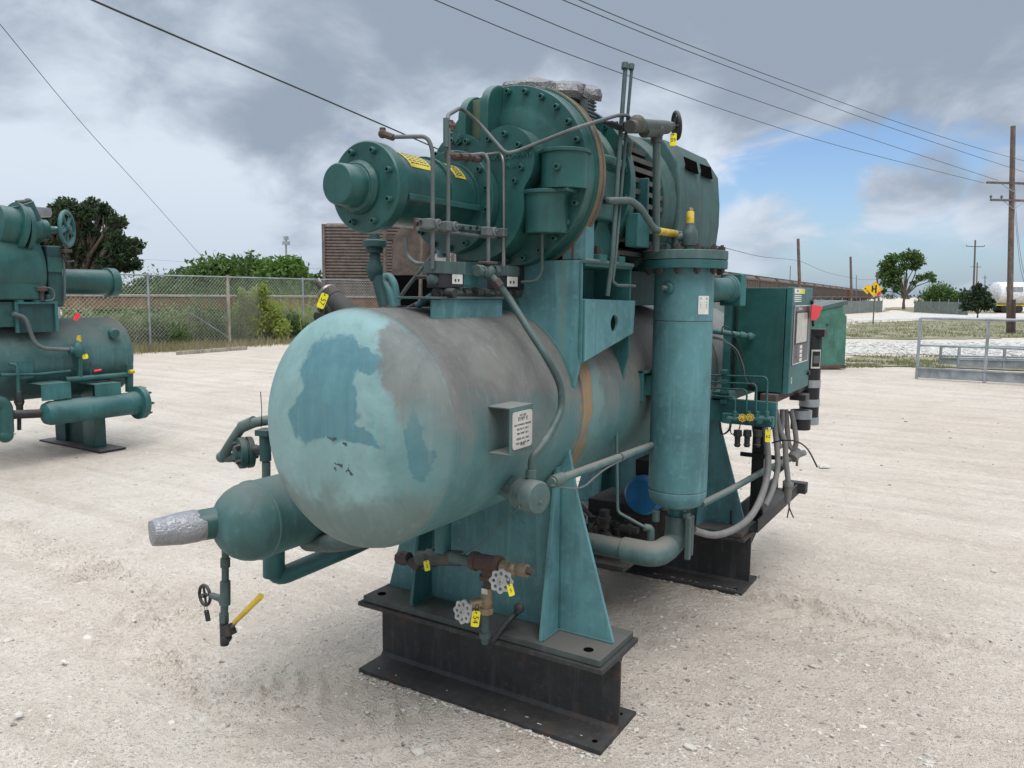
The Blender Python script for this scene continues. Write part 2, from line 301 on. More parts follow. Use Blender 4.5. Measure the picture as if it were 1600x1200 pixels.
# ------------------------------------------------------------------ mesh builder
def basis(ax):
    ax = V(ax).normalized(); h = V((0, 0, 1)) if abs(ax.z) < .9 else V((1, 0, 0))
    a = ax.cross(h).normalized(); return a, ax.cross(a).normalized(), ax
class MB:
    def __init__(s): s.v = []; s.f = []
    def add(s, vs, fs):
        k = len(s.v); s.v += [tuple(x) for x in vs]; s.f += [tuple(i+k for i in f) for f in fs]; return s
    def box(s, a, b):
        x0, x1 = sorted((a[0], b[0])); y0, y1 = sorted((a[1], b[1])); z0, z1 = sorted((a[2], b[2]))
        return s.add([(x, y, z) for x in (x0, x1) for y in (y0, y1) for z in (z0, z1)], [(0, 1, 3, 2), (4, 6, 7, 5), (0, 4, 5, 1), (2, 3, 7, 6), (0, 2, 6, 4), (1, 5, 7, 3)])
    def boxo(s, c, size, ax, ay):
        ax = V(ax).normalized(); az = ax.cross(V(ay)).normalized(); ay = az.cross(ax); c = V(c); h = [q/2 for q in size]
        return s.add([c+ax*(i*h[0])+ay*(j*h[1])+az*(k*h[2]) for i in (-1, 1) for j in (-1, 1) for k in (-1, 1)], [(0, 1, 3, 2), (4, 6, 7, 5), (0, 4, 5, 1), (2, 3, 7, 6), (0, 2, 6, 4), (1, 5, 7, 3)])
    def lathe(s, o, ax, prof, n=32, ref=None):
        a, b, c = basis(ax); o = V(o); vs = []; fs = []; k = len(prof)
        for t, r in prof:
            for i in range(n): g = 2*pi*i/n; vs.append(o+c*t+(a*cos(g)+b*sin(g))*max(r, 1e-5))
        for j in range(k-1):
            for i in range(n): fs.append((j*n+i, j*n+(i+1) % n, (j+1)*n+(i+1) % n, (j+1)*n+i))
        fs.append(tuple(range(n-1, -1, -1))); fs.append(tuple((k-1)*n+i for i in range(n)))
        return s.add(vs, fs)
    def cyl(s, a, b, r, r2=None, n=24):
        a, b = V(a), V(b); return s.lathe(a, b-a, [(0, r), ((b-a).length, r if r2 is None else r2)], n)
    def tube(s, pts, r, bend=0, n=10, caps=True):
        pts = [V(q) for q in pts]
        if bend:
            o = [pts[0]]
            for i in range(1, len(pts)-1):
                a, b, c = pts[i-1], pts[i], pts[i+1]; l = min(bend, (a-b).length*.49, (c-b).length*.49)
                p0 = b+(a-b).normalized()*l; p1 = b+(c-b).normalized()*l
                for k in range(7):
                    q = k/6; o.append(p0*(1-q)**2+b*2*q*(1-q)+p1*q*q)
            pts = o+[pts[-1]]
        m = len(pts); tg = [(pts[min(i+1, m-1)]-pts[max(i-1, 0)]).normalized() for i in range(m)]
        a, b, c = basis(tg[0]); vs = []; fs = []
        for i in range(m):
            if i: a = (a-tg[i]*a.dot(tg[i])).normalized()
            b = tg[i].cross(a)
            rr = r[i] if isinstance(r, (list, tuple)) else r
            for k in range(n): g = 2*pi*k/n; vs.append(pts[i]+(a*cos(g)+b*sin(g))*rr)
        for i in range(m-1):
            for k in range(n): fs.append((i*n+k, i*n+(k+1) % n, (i+1)*n+(k+1) % n, (i+1)*n+k))
        if caps: fs.append(tuple(range(n-1, -1, -1))); fs.append(tuple((m-1)*n+i for i in range(n)))
        return s.add(vs, fs)
    def prism(s, loops, fn, t0, t1):           # loops: outer + holes, 2-D; fn(a, b, t) -> point
        if not isinstance(loops[0][0], (list, tuple)): loops = [loops]
        L3 = [[V((a, b, 0)) for a, b in lp] for lp in loops]; tri = tessellate_polygon(L3)
        flat = [q for lp in loops for q in lp]; n = len(flat)
        vs = [fn(a, b, t0) for a, b in flat]+[fn(a, b, t1) for a, b in flat]
        fs = [tuple(x) for x in tri]+[tuple(i+n for i in reversed(x)) for x in tri]; k = 0
        for lp in loops:
            q = len(lp)
            for i in range(q): fs.append((k+i, k+(i+1) % q, n+k+(i+1) % q, n+k+i))
            k += q
        return s.add(vs, fs)
    def torus(s, c, ax, Rr, r, n=32, m=10):
        a, b, x = basis(ax); c = V(c); vs = []; fs = []
        for i in range(n):
            g = 2*pi*i/n; d = a*cos(g)+b*sin(g)
            for j in range(m): h = 2*pi*j/m; vs.append(c+d*(Rr+r*cos(h))+x*(r*sin(h)))
        for i in range(n):
            for j in range(m): fs.append((i*m+j, ((i+1) % n)*m+j, ((i+1) % n)*m+(j+1) % m, i*m+(j+1) % m))
        return s.add(vs, fs)
    def ball(s, c, r, n=16, sq=(1, 1, 1)):
        c = V(c); vs = []; fs = []; m = n//2
        for j in range(m+1):
            for i in range(n):
                t = pi*j/m; g = 2*pi*i/n; vs.append(c+V((sin(t)*cos(g)*sq[0], sin(t)*sin(g)*sq[1], cos(t)*sq[2]))*r)
        for j in range(m):
            for i in range(n): fs.append((j*n+i, (j+1)*n+i, (j+1)*n+(i+1) % n, j*n+(i+1) % n))
        return s.add(vs, fs)
    def mesh(s, name, mat, smooth=38):
        me = bpy.data.meshes.new(name); me.from_pydata(s.v, [], s.f)
        bm = bmesh.new(); bm.from_mesh(me); bmesh.ops.recalc_face_normals(bm, faces=bm.faces) if smooth else None
        bm.to_mesh(me); bm.free()
        me.materials.append(MAT[mat])
        if smooth:
            for p_ in me.polygons: p_.use_smooth = True
            me.set_sharp_from_angle(angle=R(smooth))
        return me
    def build(s, name, mat, parent=None, bevel=0, smooth=38, **tags):
        return link(name, s.mesh(name, mat, smooth), parent, bevel, **tags)
def link(name, me, parent=None, bevel=0, M=None, **tags):
    o = bpy.data.objects.new(name, me); sc.collection.objects.link(o)
    if M is not None: o.matrix_world = M
    if parent is not None:
        o.parent = parent; o.matrix_parent_inverse = pinv(parent)
    if bevel:
        md = o.modifiers.new('bevel', 'BEVEL'); md.width = bevel; md.segments = 2; md.limit_method = 'ANGLE'; md.angle_limit = R(50); md.harden_normals = True
    for k, v_ in tags.items(): o[k] = v_
    return o
WM = {}
def pinv(p_): return WM[p_.name].inverted() if p_.name in WM else Matrix()
def thing(name, label, cat, loc=(0, 0, 0), group=None, kind=None):
    o = bpy.data.objects.new(name, None); sc.collection.objects.link(o); o.location = loc; o.empty_display_size = .2
    WM[o.name] = Matrix.Translation(loc); o['label'] = label; o['category'] = cat
    if group: o['group'] = group
    if kind: o['kind'] = kind
    return o
def dup(root, loc, rotz=0, **tags):
    def cp(o, par):
        c = o.copy(); sc.collection.objects.link(c)
        if par is not None: c.parent = par; c.matrix_parent_inverse = o.matrix_parent_inverse.copy()
        for ch in [x for x in KIDS.get(o.name, [])]: cp(ch, c)
        return c
    r = cp(root, None); r.location = loc; r.rotation_euler = (0, 0, rotz)
    for k, v_ in tags.items(): r[k] = v_
    return r
KIDS = {}
def note_kids():
    KIDS.clear()
    for o in sc.objects:
        if o.parent: KIDS.setdefault(o.parent.name, []).append(o)
def text(s, size, M, name, mat, parent, ext=.0006, **tags):
    cu = bpy.data.curves.new('txt', 'FONT'); cu.body = s; cu.size = size; cu.extrude = ext; cu.align_x = 'CENTER'; cu.align_y = 'CENTER'; cu.resolution_u = 3
    tmp = bpy.data.objects.new('txt', cu); sc.collection.objects.link(tmp)
    dg = bpy.context.evaluated_depsgraph_get(); me = bpy.data.meshes.new_from_object(tmp.evaluated_get(dg))
    bpy.data.objects.remove(tmp); me.transform(M); me.materials.clear(); me.materials.append(MAT[mat]); me.name = name
    return link(name, me, parent, **tags)
def frame(o, x, y):                       # matrix: text plane with x to the right, y up
    x = V(x).normalized(); z = x.cross(V(y)).normalized(); y = z.cross(x); o = V(o)
    return Matrix(((x.x, y.x, z.x, o.x), (x.y, y.y, z.y, o.y), (x.z, y.z, z.z, o.z), (0, 0, 0, 1)))
XZ = lambda a, b, t: V((a, t, b))      # polygon in the plane Y=t
YZ = lambda a, b, t: V((t, a, b))      # polygon in the plane X=t
XY = lambda a, b, t: V((a, b, t))
def circ(cx, cy, r, n=24, a0=0, a1=2*pi): return [(cx+r*cos(a0+(a1-a0)*i/n), cy+r*sin(a0+(a1-a0)*i/n)) for i in range(n)]
_bolt = {}
def bolt(p, ax, r, h, parent, mat='teal', kind='cap'):
    key = (round(r, 4), round(h, 4), mat, kind)
    if key not in _bolt:
        b = MB()
        if kind == 'cap': b.lathe((0, 0, 0), (0, 0, 1), [(-.004, r), (h*.85, r), (h, r*.88), (h, r*.5), (h*.35, r*.5), (h*.35, 0)], 14)
        else:
            b.lathe((0, 0, 0), (0, 0, 1), [(-.004, r), (h, r), (h, 0)], 6); b.lathe((0, 0, 0), (0, 0, 1), [(h, r*.55), (h*1.5, r*.5), (h*1.5, 0)], 12)
        _bolt[key] = b.mesh('bolt', mat)
    a, b_, c = basis(ax); p = V(p)
    M = Matrix(((a.x, b_.x, c.x, p.x), (a.y, b_.y, c.y, p.y), (a.z, b_.z, c.z, p.z), (0, 0, 0, 1)))
    return link('bolt', _bolt[key], parent, 0, M)
# ------------------------------------------------------------------ ground
def ghash(x, y): return noise.noise(V((x, y, 0)))
def gz(x, y):
    dd = sqrt((x-CAM.x)**2+(y-CAM.y)**2); near = max(0, 1-dd/60)
    h = noise.fractal(V((x*.35, y*.35, 0)), 1.0, 2.0, 3)*.012+noise.fractal(V((x*2.2, y*2.2, 5)), 1.0, 2.0, 3)*.006+noise.noise(V((x*11, y*11, 2)))*.0025+noise.noise(V((x*27, y*27, 4)))*.0015
    for (a, b, c_, d_, wd, sp) in RUTS:
        ex, ey = c_-a, d_-b; L = sqrt(ex*ex+ey*ey); ex /= L; ey /= L
        q = (x-a)*ex+(y-b)*ey; s_ = -(x-a)*ey+(y-b)*ex
        if -.3 < q < L+.3 and abs(s_) < wd:
            e = min(1, (wd-abs(s_))/(wd*.4))*min(1, (q+.3)/.4)*min(1, (L+.3-q)/.4); e *= .55+.9*noise.noise(V((x*3, y*3, 9)))
            ph = (q+abs(s_)*.8+noise.noise(V((x*4, y*4, 1)))*.05)/sp
            h += e*(-.018+.055*(abs((ph % 1)-.5)*2)**3)
    return h*near-.006
RUTS = []
for (u0, v0, u1, v1, wd, sp) in ((-60, 800, 300, 960, .22, .11), (330, 1010, 450, 1200, .20, .10), (120, 960, 620, 1150, .25, .13), (1150, 930, 1500, 1010, .24, .12), (240, 640, 420, 560, .3, .2)):
    a = P(u0, v0, 'Z', 0); b = P(u1, v1, 'Z', 0); RUTS.append((a.x, a.y, b.x, b.y, wd, sp))
def gline(c, n, s0, gr):
    o = [0]; st = s0
    for i in range(n):
        o.append(o[-1]+st)
        if o[-1] > 4.3: st *= gr
    return [c-q for q in reversed(o[1:])]+[c+q for q in o]
fx, fy = CAM.x-1.7, CAM.y+2.6
xs = gline(fx, 285, .021, 1.09); ys = gline(fy, 285, .021, 1.09)
xs = [x for x in xs if abs(x) < 4000]; ys = [y for y in ys if abs(y) < 4000]
xs = [-4000]+xs+[4000]; ys = [-4000]+ys+[4000]
gm = MB(); gm.v = [(x, y, gz(x, y) if abs(x) < 60 and abs(y) < 60 else -.006) for x in xs for y in ys]
nn = len(ys); gm.f = [(i*nn+j, (i+1)*nn+j, (i+1)*nn+j+1, i*nn+j+1) for i in range(len(xs)-1) for j in range(nn-1)]
gme = bpy.data.meshes.new('ground'); gme.from_pydata(gm.v, [], gm.f); gme.materials.append(MAT['caliche'])
for p_ in gme.polygons: p_.use_smooth = True
link('ground', gme, kind='structure')
def rock(b, c, r):
    i = random.random
    vs = []; fs = []; n = 6; q = [random.uniform(.6, 1.15) for _ in range(14)]; k = 0; sq = random.uniform(.45, .8); an = i()*6.28; ex = random.uniform(.9, 1.5)
    pts = [(0, 0, 1)]+[(cos(an+g*pi/3)*.85*ex, sin(an+g*pi/3)*.85, .45) for g in range(6)]+[(cos(an+.5+g*pi/3)*1.0*ex, sin(an+.5+g*pi/3), -.25) for g in range(6)]
    vs = [(c[0]+x*r*q[m_], c[1]+y*r*q[m_], c[2]+z*r*sq*q[m_]) for m_, (x, y, z) in enumerate(pts)]
    for g in range(6): h = (g+1) % 6; fs += [(0, 1+g, 1+h), (1+g, 7+g, 1+h), (1+h, 7+g, 7+h)]
    b.add(vs, fs)
gb = MB(); gd = MB()
def scatter(n, u0, u1, v0, v1, rmin, rmax, pw=3.0, dark=.2, tgt=None, clump=.0):
    for _ in range(n):
        u = random.uniform(u0, u1); v = random.uniform(v0, v1); q = P(u, v, 'Z', 0)
        if clump and noise.noise(V((q.x*1.1, q.y*1.1, 7))) < clump: continue
        r = rmin+(rmax-rmin)*random.random()**pw
        rock(gd if random.random() < dark else gb, (q.x, q.y, gz(q.x, q.y)+r*.08), r)
scatter(5200, -80, 1680, 600, 1260, .0022, .009, 5, .16)
scatter(6500, -80, 1680, 640, 1260, .0022, .009, 4, .20, clump=.12)
scatter(900, 980, 1500, 930, 1230, .003, .012, 3, .25, clump=.0)
scatter(500, -80, 1680, 560, 760, .008, .022, 4, .25)
scatter(60, -80, 1680, 620, 1200, .012, .03, 4, .15)
for (u, v, r) in ((1079, 1170, .021), (1108, 1168, .013), (1288, 731, .05), (1130, 1172, .009), (1300, 1150, .01), (30, 1118, .018), (100, 1035, .014), (1553, 893, .02), (1475, 907, .014)):
    q = P(u, v, 'Z', 0); rock(gb, (q.x, q.y, r*.25), r)
for _ in range(420):
    bx_ = random.choice((0, 0, 1.79)); x = random.uniform(-.02, 1.2); y = bx_+random.choice((random.gauss(-.018, .012), random.gauss(.342, .012))); r = random.uniform(.003, .009); rock(gb if random.random() < .8 else gd, (x, y, gz(x, y)+r*.3), r)
gb.build('gravel', 'stone', smooth=0, kind='stuff', label='loose pale gravel scattered over the caliche yard', category='gravel')
gd.build('gravel', 'stone_dark', smooth=0, kind='stuff', label='small dark pebbles scattered over the caliche yard', category='pebbles')
# ------------------------------------------------------------------ main compressor unit
XC = .582; ZC = 1.22; RV = .381
unit = thing('compressor_unit', 'large teal screw compressor package on a horizontal tank standing on black beams in the foreground', 'compressor', (XC, 1.0, 0))
def frill(seedv, n, r0, amp):
    return [r0*(1+amp*noise.noise(V((i*.9, seedv, 0)))) for i in range(n)]
# beams
def ibeam(x0, x1, y0, wd, h, tf, tw, ax='X'):
    prof = [(0, 0), (wd, 0), (wd, tf), (wd/2+tw/2+.012, tf+.003), (wd/2+tw/2, tf+.018), (wd/2+tw/2, h-tf-.018), (wd/2+tw/2+.012, h-tf-.003), (wd, h-tf), (wd, h), (0, h), (0, h-tf), (wd/2-tw/2-.012, h-tf-.003), (wd/2-tw/2, h-tf-.018), (wd/2-tw/2, tf+.018), (wd/2-tw/2-.012, tf+.003), (0, tf)]
    fn = (lambda a, b, t: V((t, y0+a, b))) if ax == 'X' else (lambda a, b, t: V((y0+a, t, b)))
    return MB().prism(prof, fn, x0, x1)
for y0 in (0, 1.79):
    bm_ = ibeam(0, 1.165, y0, .3235, .32, .017, .012)
    bm = bm_.build('skid_beam', 'beam', unit, .0025)
    hb = MB()
    hb.cyl((1.12, y0+.045, .0155), (1.12, y0+.045, .0185), .011, n=14); hb.cyl((1.12, y0+.27, .0155), (1.12, y0+.27, .0185), .011, n=14); hb.build('dark_hole_disc', 'painted_dark', bm)  # black discs paint the dark of bolt holes on the solid flange
    MB().box((.02, y0+.012, .3225), (1.15, y0+.312, .348)).build('base_plate', 'base_plate', unit, .0025)
    for x in (.075, 1.075):
        MB().cyl((x, y0+.07, .3475), (x, y0+.07, .3495), .019, n=20).build('dark_hole_disc', 'painted_dark', unit)  # black disc on the solid plate for a hole's dark inside
    # saddle plate and ribs
    hx = []
    lo = [(.035, .3485), (1.13, .3485), (.966, .90), (.90, 1.2), (.26, 1.2), (.198, .90)]
    if y0: c_ = P(1027, 748, 'Y', 1.95); lo = [lo, circ(min(.8, c_.x), c_.z, .125, 28)]
    MB().prism(lo, XZ, y0+.165, y0+.181).build('saddle_plate', 'teal_faded', unit, .002)
    MB().prism([(y0+.03, .3485), (y0+.1645, .3485), (y0+.1645, 1.0), (y0+.135, 1.0)], YZ, .885, .899).build('saddle_rib', 'teal_faded', unit, .002)
    MB().prism([(y0+.03, .3485), (y0+.1645, .3485), (y0+.1645, 1.0), (y0+.14, 1.0)], YZ, .262, .276).build('saddle_rib', 'teal_mid', unit, .002)
MB().prism([(.181, .3485), (.29, .3485), (.2, .9), (.181, .9)], YZ, .885, .899).build('saddle_rib', 'teal_mid', unit, .002)
wb = lambda pts, r=.0045: MB().tube([V(q)+V((0, 0, noise.noise(V(q)*40)*.001)) for q in pts], [r*(1+.35*noise.noise(V((i*1.7, r, 0)))) for i in range(len(pts))], n=8).build('weld_bead', 'teal_mid', unit)
ln_ = lambda a, b, n=26: [V(a).lerp(V(b), i/n) for i in range(n+1)]
wb(ln_((.03, .163, .351), (1.13, .163, .351), 60)); wb(ln_((.883, .035, .351), (.883, .16, .351))); wb(ln_((.901, .035, .351), (.901, .16, .351))); wb(ln_((.883, .163, .36), (.883, .163, .95))); wb(ln_((.901, .163, .36), (.901, .163, .95))); wb(ln_((.278, .03, .351), (.278, .16, .351)))
wb([(XC+(RV+.001)*cos(R(a)), .144, ZC+(RV+.001)*sin(R(a))) for a in range(14, 118, 2)], .006)
wb(ln_((.992, .148, 1.402), (.992, .148, 1.63))); wb(ln_((.9775, .144, 1.42), (.9775, .144, 1.77)))
# beam clutter: white paint spatters and sticker marks
sp = MB()
for k in range(26):
    x = random.uniform(.62, 1.1); y = random.uniform(.03, .13); L = random.uniform(.004, .02); sp.box((x, y, .0172), (x+L, y+random.uniform(.002, .005), .0182))
for k in range(10):
    x = random.uniform(.05, .5); y = random.uniform(.02, .12); sp.box((x, y, .0172), (x+.006, y+.006, .0182))
sp.box((.80, .1535, .262), (.818, .1555, .287)); sp.box((.808, .1535, .25), (.815, .1555, .256))
for k in range(14): x = random.uniform(.6, 1.12); sp.box((x, 1.82, .0172), (x+random.uniform(.01, .03), 1.825, .0182))
sp.build('paint_spatter', 'white_label', unit, smooth=0)
# vessel
hd = [( -.155*sin(a), RV*cos(a)**.92) for a in [pi/2*i/14 for i in range(14, -1, -1)]]
prof = [(q[0], max(q[1], 0)) for q in hd]
vp = [(p_[0]-.6, p_[1]) for p_ in prof]+[(-.598, RV+.0028), (-.588, RV+.0028), (-.584, RV), (.2, RV), (.203, RV+.008), (.40, RV+.008), (.403, RV), (1.85, RV), (1.853, RV+.008), (2.05, RV+.008), (2.053, RV), (2.5, RV)]+[(2.5+.15*sin(a), RV*cos(a)) for a in [pi/2*i/10 for i in range(1, 11)]]
vessel = MB().lathe((XC, 0, ZC), (0, 1, 0), vp, 96).build('vessel', 'vessel_paint', unit, smooth=25)
# upper cradle
MB().prism([(.40, 1.4), (.40, 1.774), (.978, 1.774), (.978, 1.40), (.955, 1.30), (.9, 1.2)], XZ, .146, .162).build('cradle_plate', 'cradle_paint', unit, .002)
MB().prism([(.40, 1.4), (.40, 1.76), (.978, 1.76), (.978, 1.40), (.95, 1.30), (.9, 1.2)], XZ, .59, .604).build('cradle_plate', 'teal_mid', unit, .002)
MB().prism([[(.1465, 1.633), (.618, 1.625), (.606, 1.492), (.1465, 1.40)], circ(.415, 1.537, .034, 24)], YZ, .9785, .992).build('gusset', 'teal_faded', unit, .002)
cg = MB().box((.40, .1625, 1.752), (.988, .589, 1.766)); cg.box((.40, .1625, 1.40), (.42, .589, 1.75)); cg.box((.80, .1625, 1.42), (.815, .589, 1.751)); cg.box((.816, .1625, 1.60), (.978, .589, 1.612)); cg.build('cradle_frame', 'teal_mid', unit, .002)
MB().tube([(.986, .150, 1.772), (.986, .59, 1.768)], .009).build('edge_bead', 'teal_dust', unit)
# ---- compressor body
CX, CZ = .69, 2.08
comp = MB()
comp.lathe((CX, 0, CZ), (0, 1, 0), [(.085, .21), (.10, .245), (.103, .268), (.103, .33), (.165, .334), (.166, .345)], 72)
cover = comp.build('front_cover', 'teal', unit, .003)
MB().lathe((CX, 0, CZ), (0, 1, 0), [(.166, .30), (.1665, .348), (.215, .348), (.216, .30)], 72).build('joint_flange', 'stained', unit, .003)
MB().lathe((CX, 0, CZ), (0, 1, 0), [(.1895, .3), (.19, .3495), (.1935, .3495), (.194, .3)], 72).build('rust_seam', 'rusty', unit)
MB().box((.885, .17, 1.776), (.985, .235, 1.96)).build('mounting_foot', 'teal_faded', unit, .004)
MB().box((.40, .17, 1.776), (.50, .235, 1.96)).build('mounting_foot', 'teal', unit, .004)
MB().box((.926, .167, 1.78), (.934, .1695, 1.96)).build('rust_streak', 'rusty', unit)
hs = MB().lathe((CX, 0, CZ), (0, 1, 0), [(.216, .29), (.26, .272), (.45, .272), (.466, .29)], 64)
hs.build('rotor_housing', 'teal', unit, .003)
MB().lathe((CX, 0, CZ), (0, 1, 0), [(.465, .28), (.466, .335), (.505, .335), (.506, .28)], 72).build('rear_flange', 'teal', unit, .003)
MB().lathe((CX, 0, CZ), (0, 1, 0), [(.506, .28), (.507, .332), (.522, .332), (.523, .25)], 72).build('gasket_band', 'teal_dust', unit, .002)
hb = MB().box((.80, .22, 1.93), (.985, .463, 2.12)); hb.box((.50, .22, 1.776), (.93, .463, 1.93)); hb.build('side_casting', 'teal', unit, .012)
MB().prism([(.22, 1.777), (.53, 1.777), (.42, 1.93), (.34, 1.93)], YZ, .935, .95).build('stiffener', 'teal', unit, .002)
MB().tube([(.93, .22, 2.165), (.985, .36, 2.155), (.99, .465, 2.15)], .018).build('side_pipe', 'teal_mid', unit)
for x, y in ((.965, .30), (.965, .47)):
    MB().box((x-.03, y-.03, 1.768), (x+.03, y+.03, 1.80)).build('foot_pad', 'teal_mid', unit, .003); bolt((x, y, 1.80), (0, 0, 1), .016, .022, unit, 'rust_brown', 'hex')
for k in range(26):
    a = 2*pi*(k+.5)/26
    bolt((CX+.307*cos(a), .1035, CZ+.307*sin(a)), (0, -1, 0), .0115, .020, cover)
for k in range(20):
    a = 2*pi*(k+.5)/20
    bolt((CX+.315*cos(a), .4655, CZ+.315*sin(a)), (0, -1, 0), .009, .010, unit)
# recessed window in the cover rim between the ribs, arched ribs and suction neck
def arch(x, w_, z0, z1, y0, y1):
    r = (y1-y0)
    pr = [(y1, z0), (y0, z0), (y0, z1-r*.9)]+[(y1-r*cos(a), z1-r*.9+r*.9*sin(a)) for a in [pi/2*i/8 for i in range(1, 9)]]
    return MB().prism(pr, YZ, x-w_/2, x+w_/2)
arch(.545, .034, 2.12, 2.385, .005, .104).build('arched_rib', 'teal', unit, .006)
arch(.645, .036, 2.12, 2.415, .003, .104).build('arched_rib', 'teal', unit, .006)
MB().cyl((.594, .103, 2.10), (.594, .103, 2.36), .062, n=28).build('suction_neck', 'neck_stain', unit, .003)
MB().cyl((.83, .07, 2.345-.05), (.83, .103, 2.30), .0, n=3)
MB().lathe((.79, .103, 2.20), (0, -1, 0), [(-.01, .032), (.012, .03), (.016, .024), (.016, 0)], 20).build('boss', 'teal', unit)
# lower right pocket: vertical barrel with two shelves
pk = MB().lathe((.868, .080, 1.865), (0, 0, 1), [(0, .075), (.002, .078), (.135, .085), (.138, .094), (.150, .095), (.151, .082)], 36)
pk.lathe((.935, .090, 2.018), (0, 0, 1), [(0, .085), (.120, .085), (.123, .093), (.135, .093), (.137, .06)], 36)
pk.build('valve_pocket', 'teal', unit, .002)
MB().box((.868, .02, 2.004), (.985, .102, 2.018)).build('shelf', 'teal', unit, .004); MB().box((.845, .03, 2.142), (.965, .102, 2.155)).build('shelf', 'teal', unit, .004)
bolt((.95, .004, 2.085), (.3, -1, 0), .013, .016, unit); 
# lobed bearing plate
def lobes(sc_):
    r1, r2 = .200, .125; A_, B_, C_ = P(746, 322, 'Y', 0), P(788, 252, 'Y', 0), P(716, 259, 'Y', 0); pts = []
    for i in range(120):
        a = 2*pi*i/120; best = 0
        o = (A_.x*.6+B_.x*.4, A_.z*.45+B_.z*.55); dx_, dz_ = cos(a), sin(a)
        for cx, cz, r in ((A_.x, A_.z, r1), (B_.x, B_.z, r2), (C_.x, C_.z, .118)):
            ex, ez = cx-o[0], cz-o[1]; b_ = dx_*ex+dz_*ez; q = r*r-(ex*ex+ez*ez-b_*b_)
            if q > 0: best = max(best, b_+sqrt(q))
        pts.append((o[0]+dx_*best, o[1]+dz_*best))
    out = []
    for i in range(120):
        s_ = [pts[(i+k) % 120] for k in (-2, -1, 0, 1, 2)]; out.append((sum(q[0] for q in s_)/5, sum(q[1] for q in s_)/5))
    return out
plate = MB().prism(lobes(1), XZ, .0, .1025).build('bearing_plate', 'teal', unit, .010)
MB().lathe((.528, 0, 1.985), (0, 1, 0), [(-.045, .15), (-.040, .186), (-.002, .190), (.001, .18)], 64).build('barrel_flange', 'teal', unit, .003)
for k in range(14):
    a = 2*pi*(k+.5)/14; bolt((.528+.170*cos(a), -.0405, 1.985+.170*sin(a)), (0, -1, 0), .011, .018, plate)
for u, v in ((685, 242), (709, 221), (731, 222), (765, 218), (790, 210), (812, 227), (816, 262), (806, 283)):
    q = P(u, v, 'Y', 0.0); bolt((q.x, 0.0, q.z), (0, -1, 0), .011, .018, plate)
q = P(717, 219, 'Y', 0.0); bolt((q.x, 0, q.z), (0, -1, 0), .02, .014, plate, 'teal', 'hex')
q = P(797, 245, 'Y', -.001); text('FRICK COMPANY', .0235, frame((q.x, -.001, q.z), (1, 0, 0), (0, 0, 1)), 'cast_lettering', 'teal_mid', plate, .003)
q = P(806, 258, 'Y', -.001); text('PA USA', .0235, frame((q.x-.012, -.001, q.z), (1, 0, 0), (0, 0, 1)), 'cast_lettering', 'teal_mid', plate, .003)
# barrel (slide valve cylinder)
BX, BZ = .528, 1.985
br = MB().lathe((BX, 0, BZ), (0, 1, 0), [(-.455, .112), (-.2, .112), (-.195, .116), (-.045, .116)], 48)
br.build('barrel', 'teal', unit, .002)
# the jacket covers the upper half, its lower lip runs along the side
jk = MB()
n = 22; 
for y0, y1, r in ((-.452, -.215, .128), (-.215, -.195, .138), (-.195, -.06, .130), (-.06, -.0455, .140)):
    out = [(BX+r*cos(a), BZ+r*sin(a)) for a in [R(-14)+(R(208))*i/n for i in range(n+1)]]; inn = [(BX+(.1165)*cos(a), BZ+(.1165)*sin(a)) for a in [R(194)-R(208)*i/n for i in range(n+1)]]
    jk.prism(out+inn, XZ, y0, y1)
jk.build('barrel_jacket', 'teal', unit, .002)
MB().box((BX+.118, -.45, BZ-.042), (BX+.145, -.05, BZ-.022)).build('jacket_lip', 'teal', unit, .003)
cap = MB().lathe((BX, 0, BZ), (0, 1, 0), [(-.505, .140), (-.500, .145), (-.458, .145), (-.455, .135)], 64).build('end_cap', 'teal', unit, .002)
MB().lathe((BX-.022, 0, BZ), (0, 1, 0), [(-.605, .060), (-.60, .064), (-.53, .068), (-.529, .076), (-.515, .084), (-.512, .086), (-.504, .086)], 48).build('cap_boss', 'teal', unit, .003)
for k in range(8):
    a = 2*pi*(k+.5)/8; bolt((BX+.118*cos(a), -.505, BZ+.118*sin(a)), (0, -1, 0), .0105, .018, cap)
bolt((BX-.022+.07*cos(.6), -.512, BZ+.07*sin(.6)), (0, -1, 0), .006, .008, cap); bolt((BX-.022+.07*cos(-.6), -.512, BZ+.07*sin(-.6)), (0, -1, 0), .006, .008, cap)
# yellow warning stickers wrapped on the jacket
def sticker(y0, y1, a0, a1, r, nm, skew=0):
    b = MB(); n = 10; vs = []; fs = []
    for k in (0, 1):
        for i in range(n+1):
            a = R(a0+(a1-a0)*i/n); s_ = skew*i/n
            vs += [(BX+(r+.0012*k)*cos(a), y0+s_, BZ+(r+.0012*k)*sin(a)), (BX+(r+.0012*k)*cos(a), y1+s_, BZ+(r+.0012*k)*sin(a))]
    m = 2*(n+1)
    for i in range(n): fs += [(2*i, 2*i+1, 2*i+3, 2*i+2), (m+2*i, m+2*i+2, m+2*i+3, m+2*i+1)]
    b.add(vs, fs); st = b.build(nm, 'yellow_sticker', unit)
    L = MB(); random.seed(3)
    for i in range(7):
        a = R(a0+(a1-a0)*(i+1)/8.5); y = y0+.012
        while y < y1-.012:
            l = random.uniform(.006, .02); e = min(y+l, y1-.008); da = R(1.0)
            L.add([(BX+(r+.0019)*cos(a+s1*da), yy, BZ+(r+.0019)*sin(a+s1*da)) for s1 in (-1, 1) for yy in (y, e)], [(0, 1, 3, 2)]); y = e+.004
    L.build('printed_lines', 'ink', st, smooth=0)
sticker(-.40, -.285, 82, 33, .1285, 'warning_sticker'); sticker(-.165, -.10, 62, 30, .1305, 'warning_sticker')
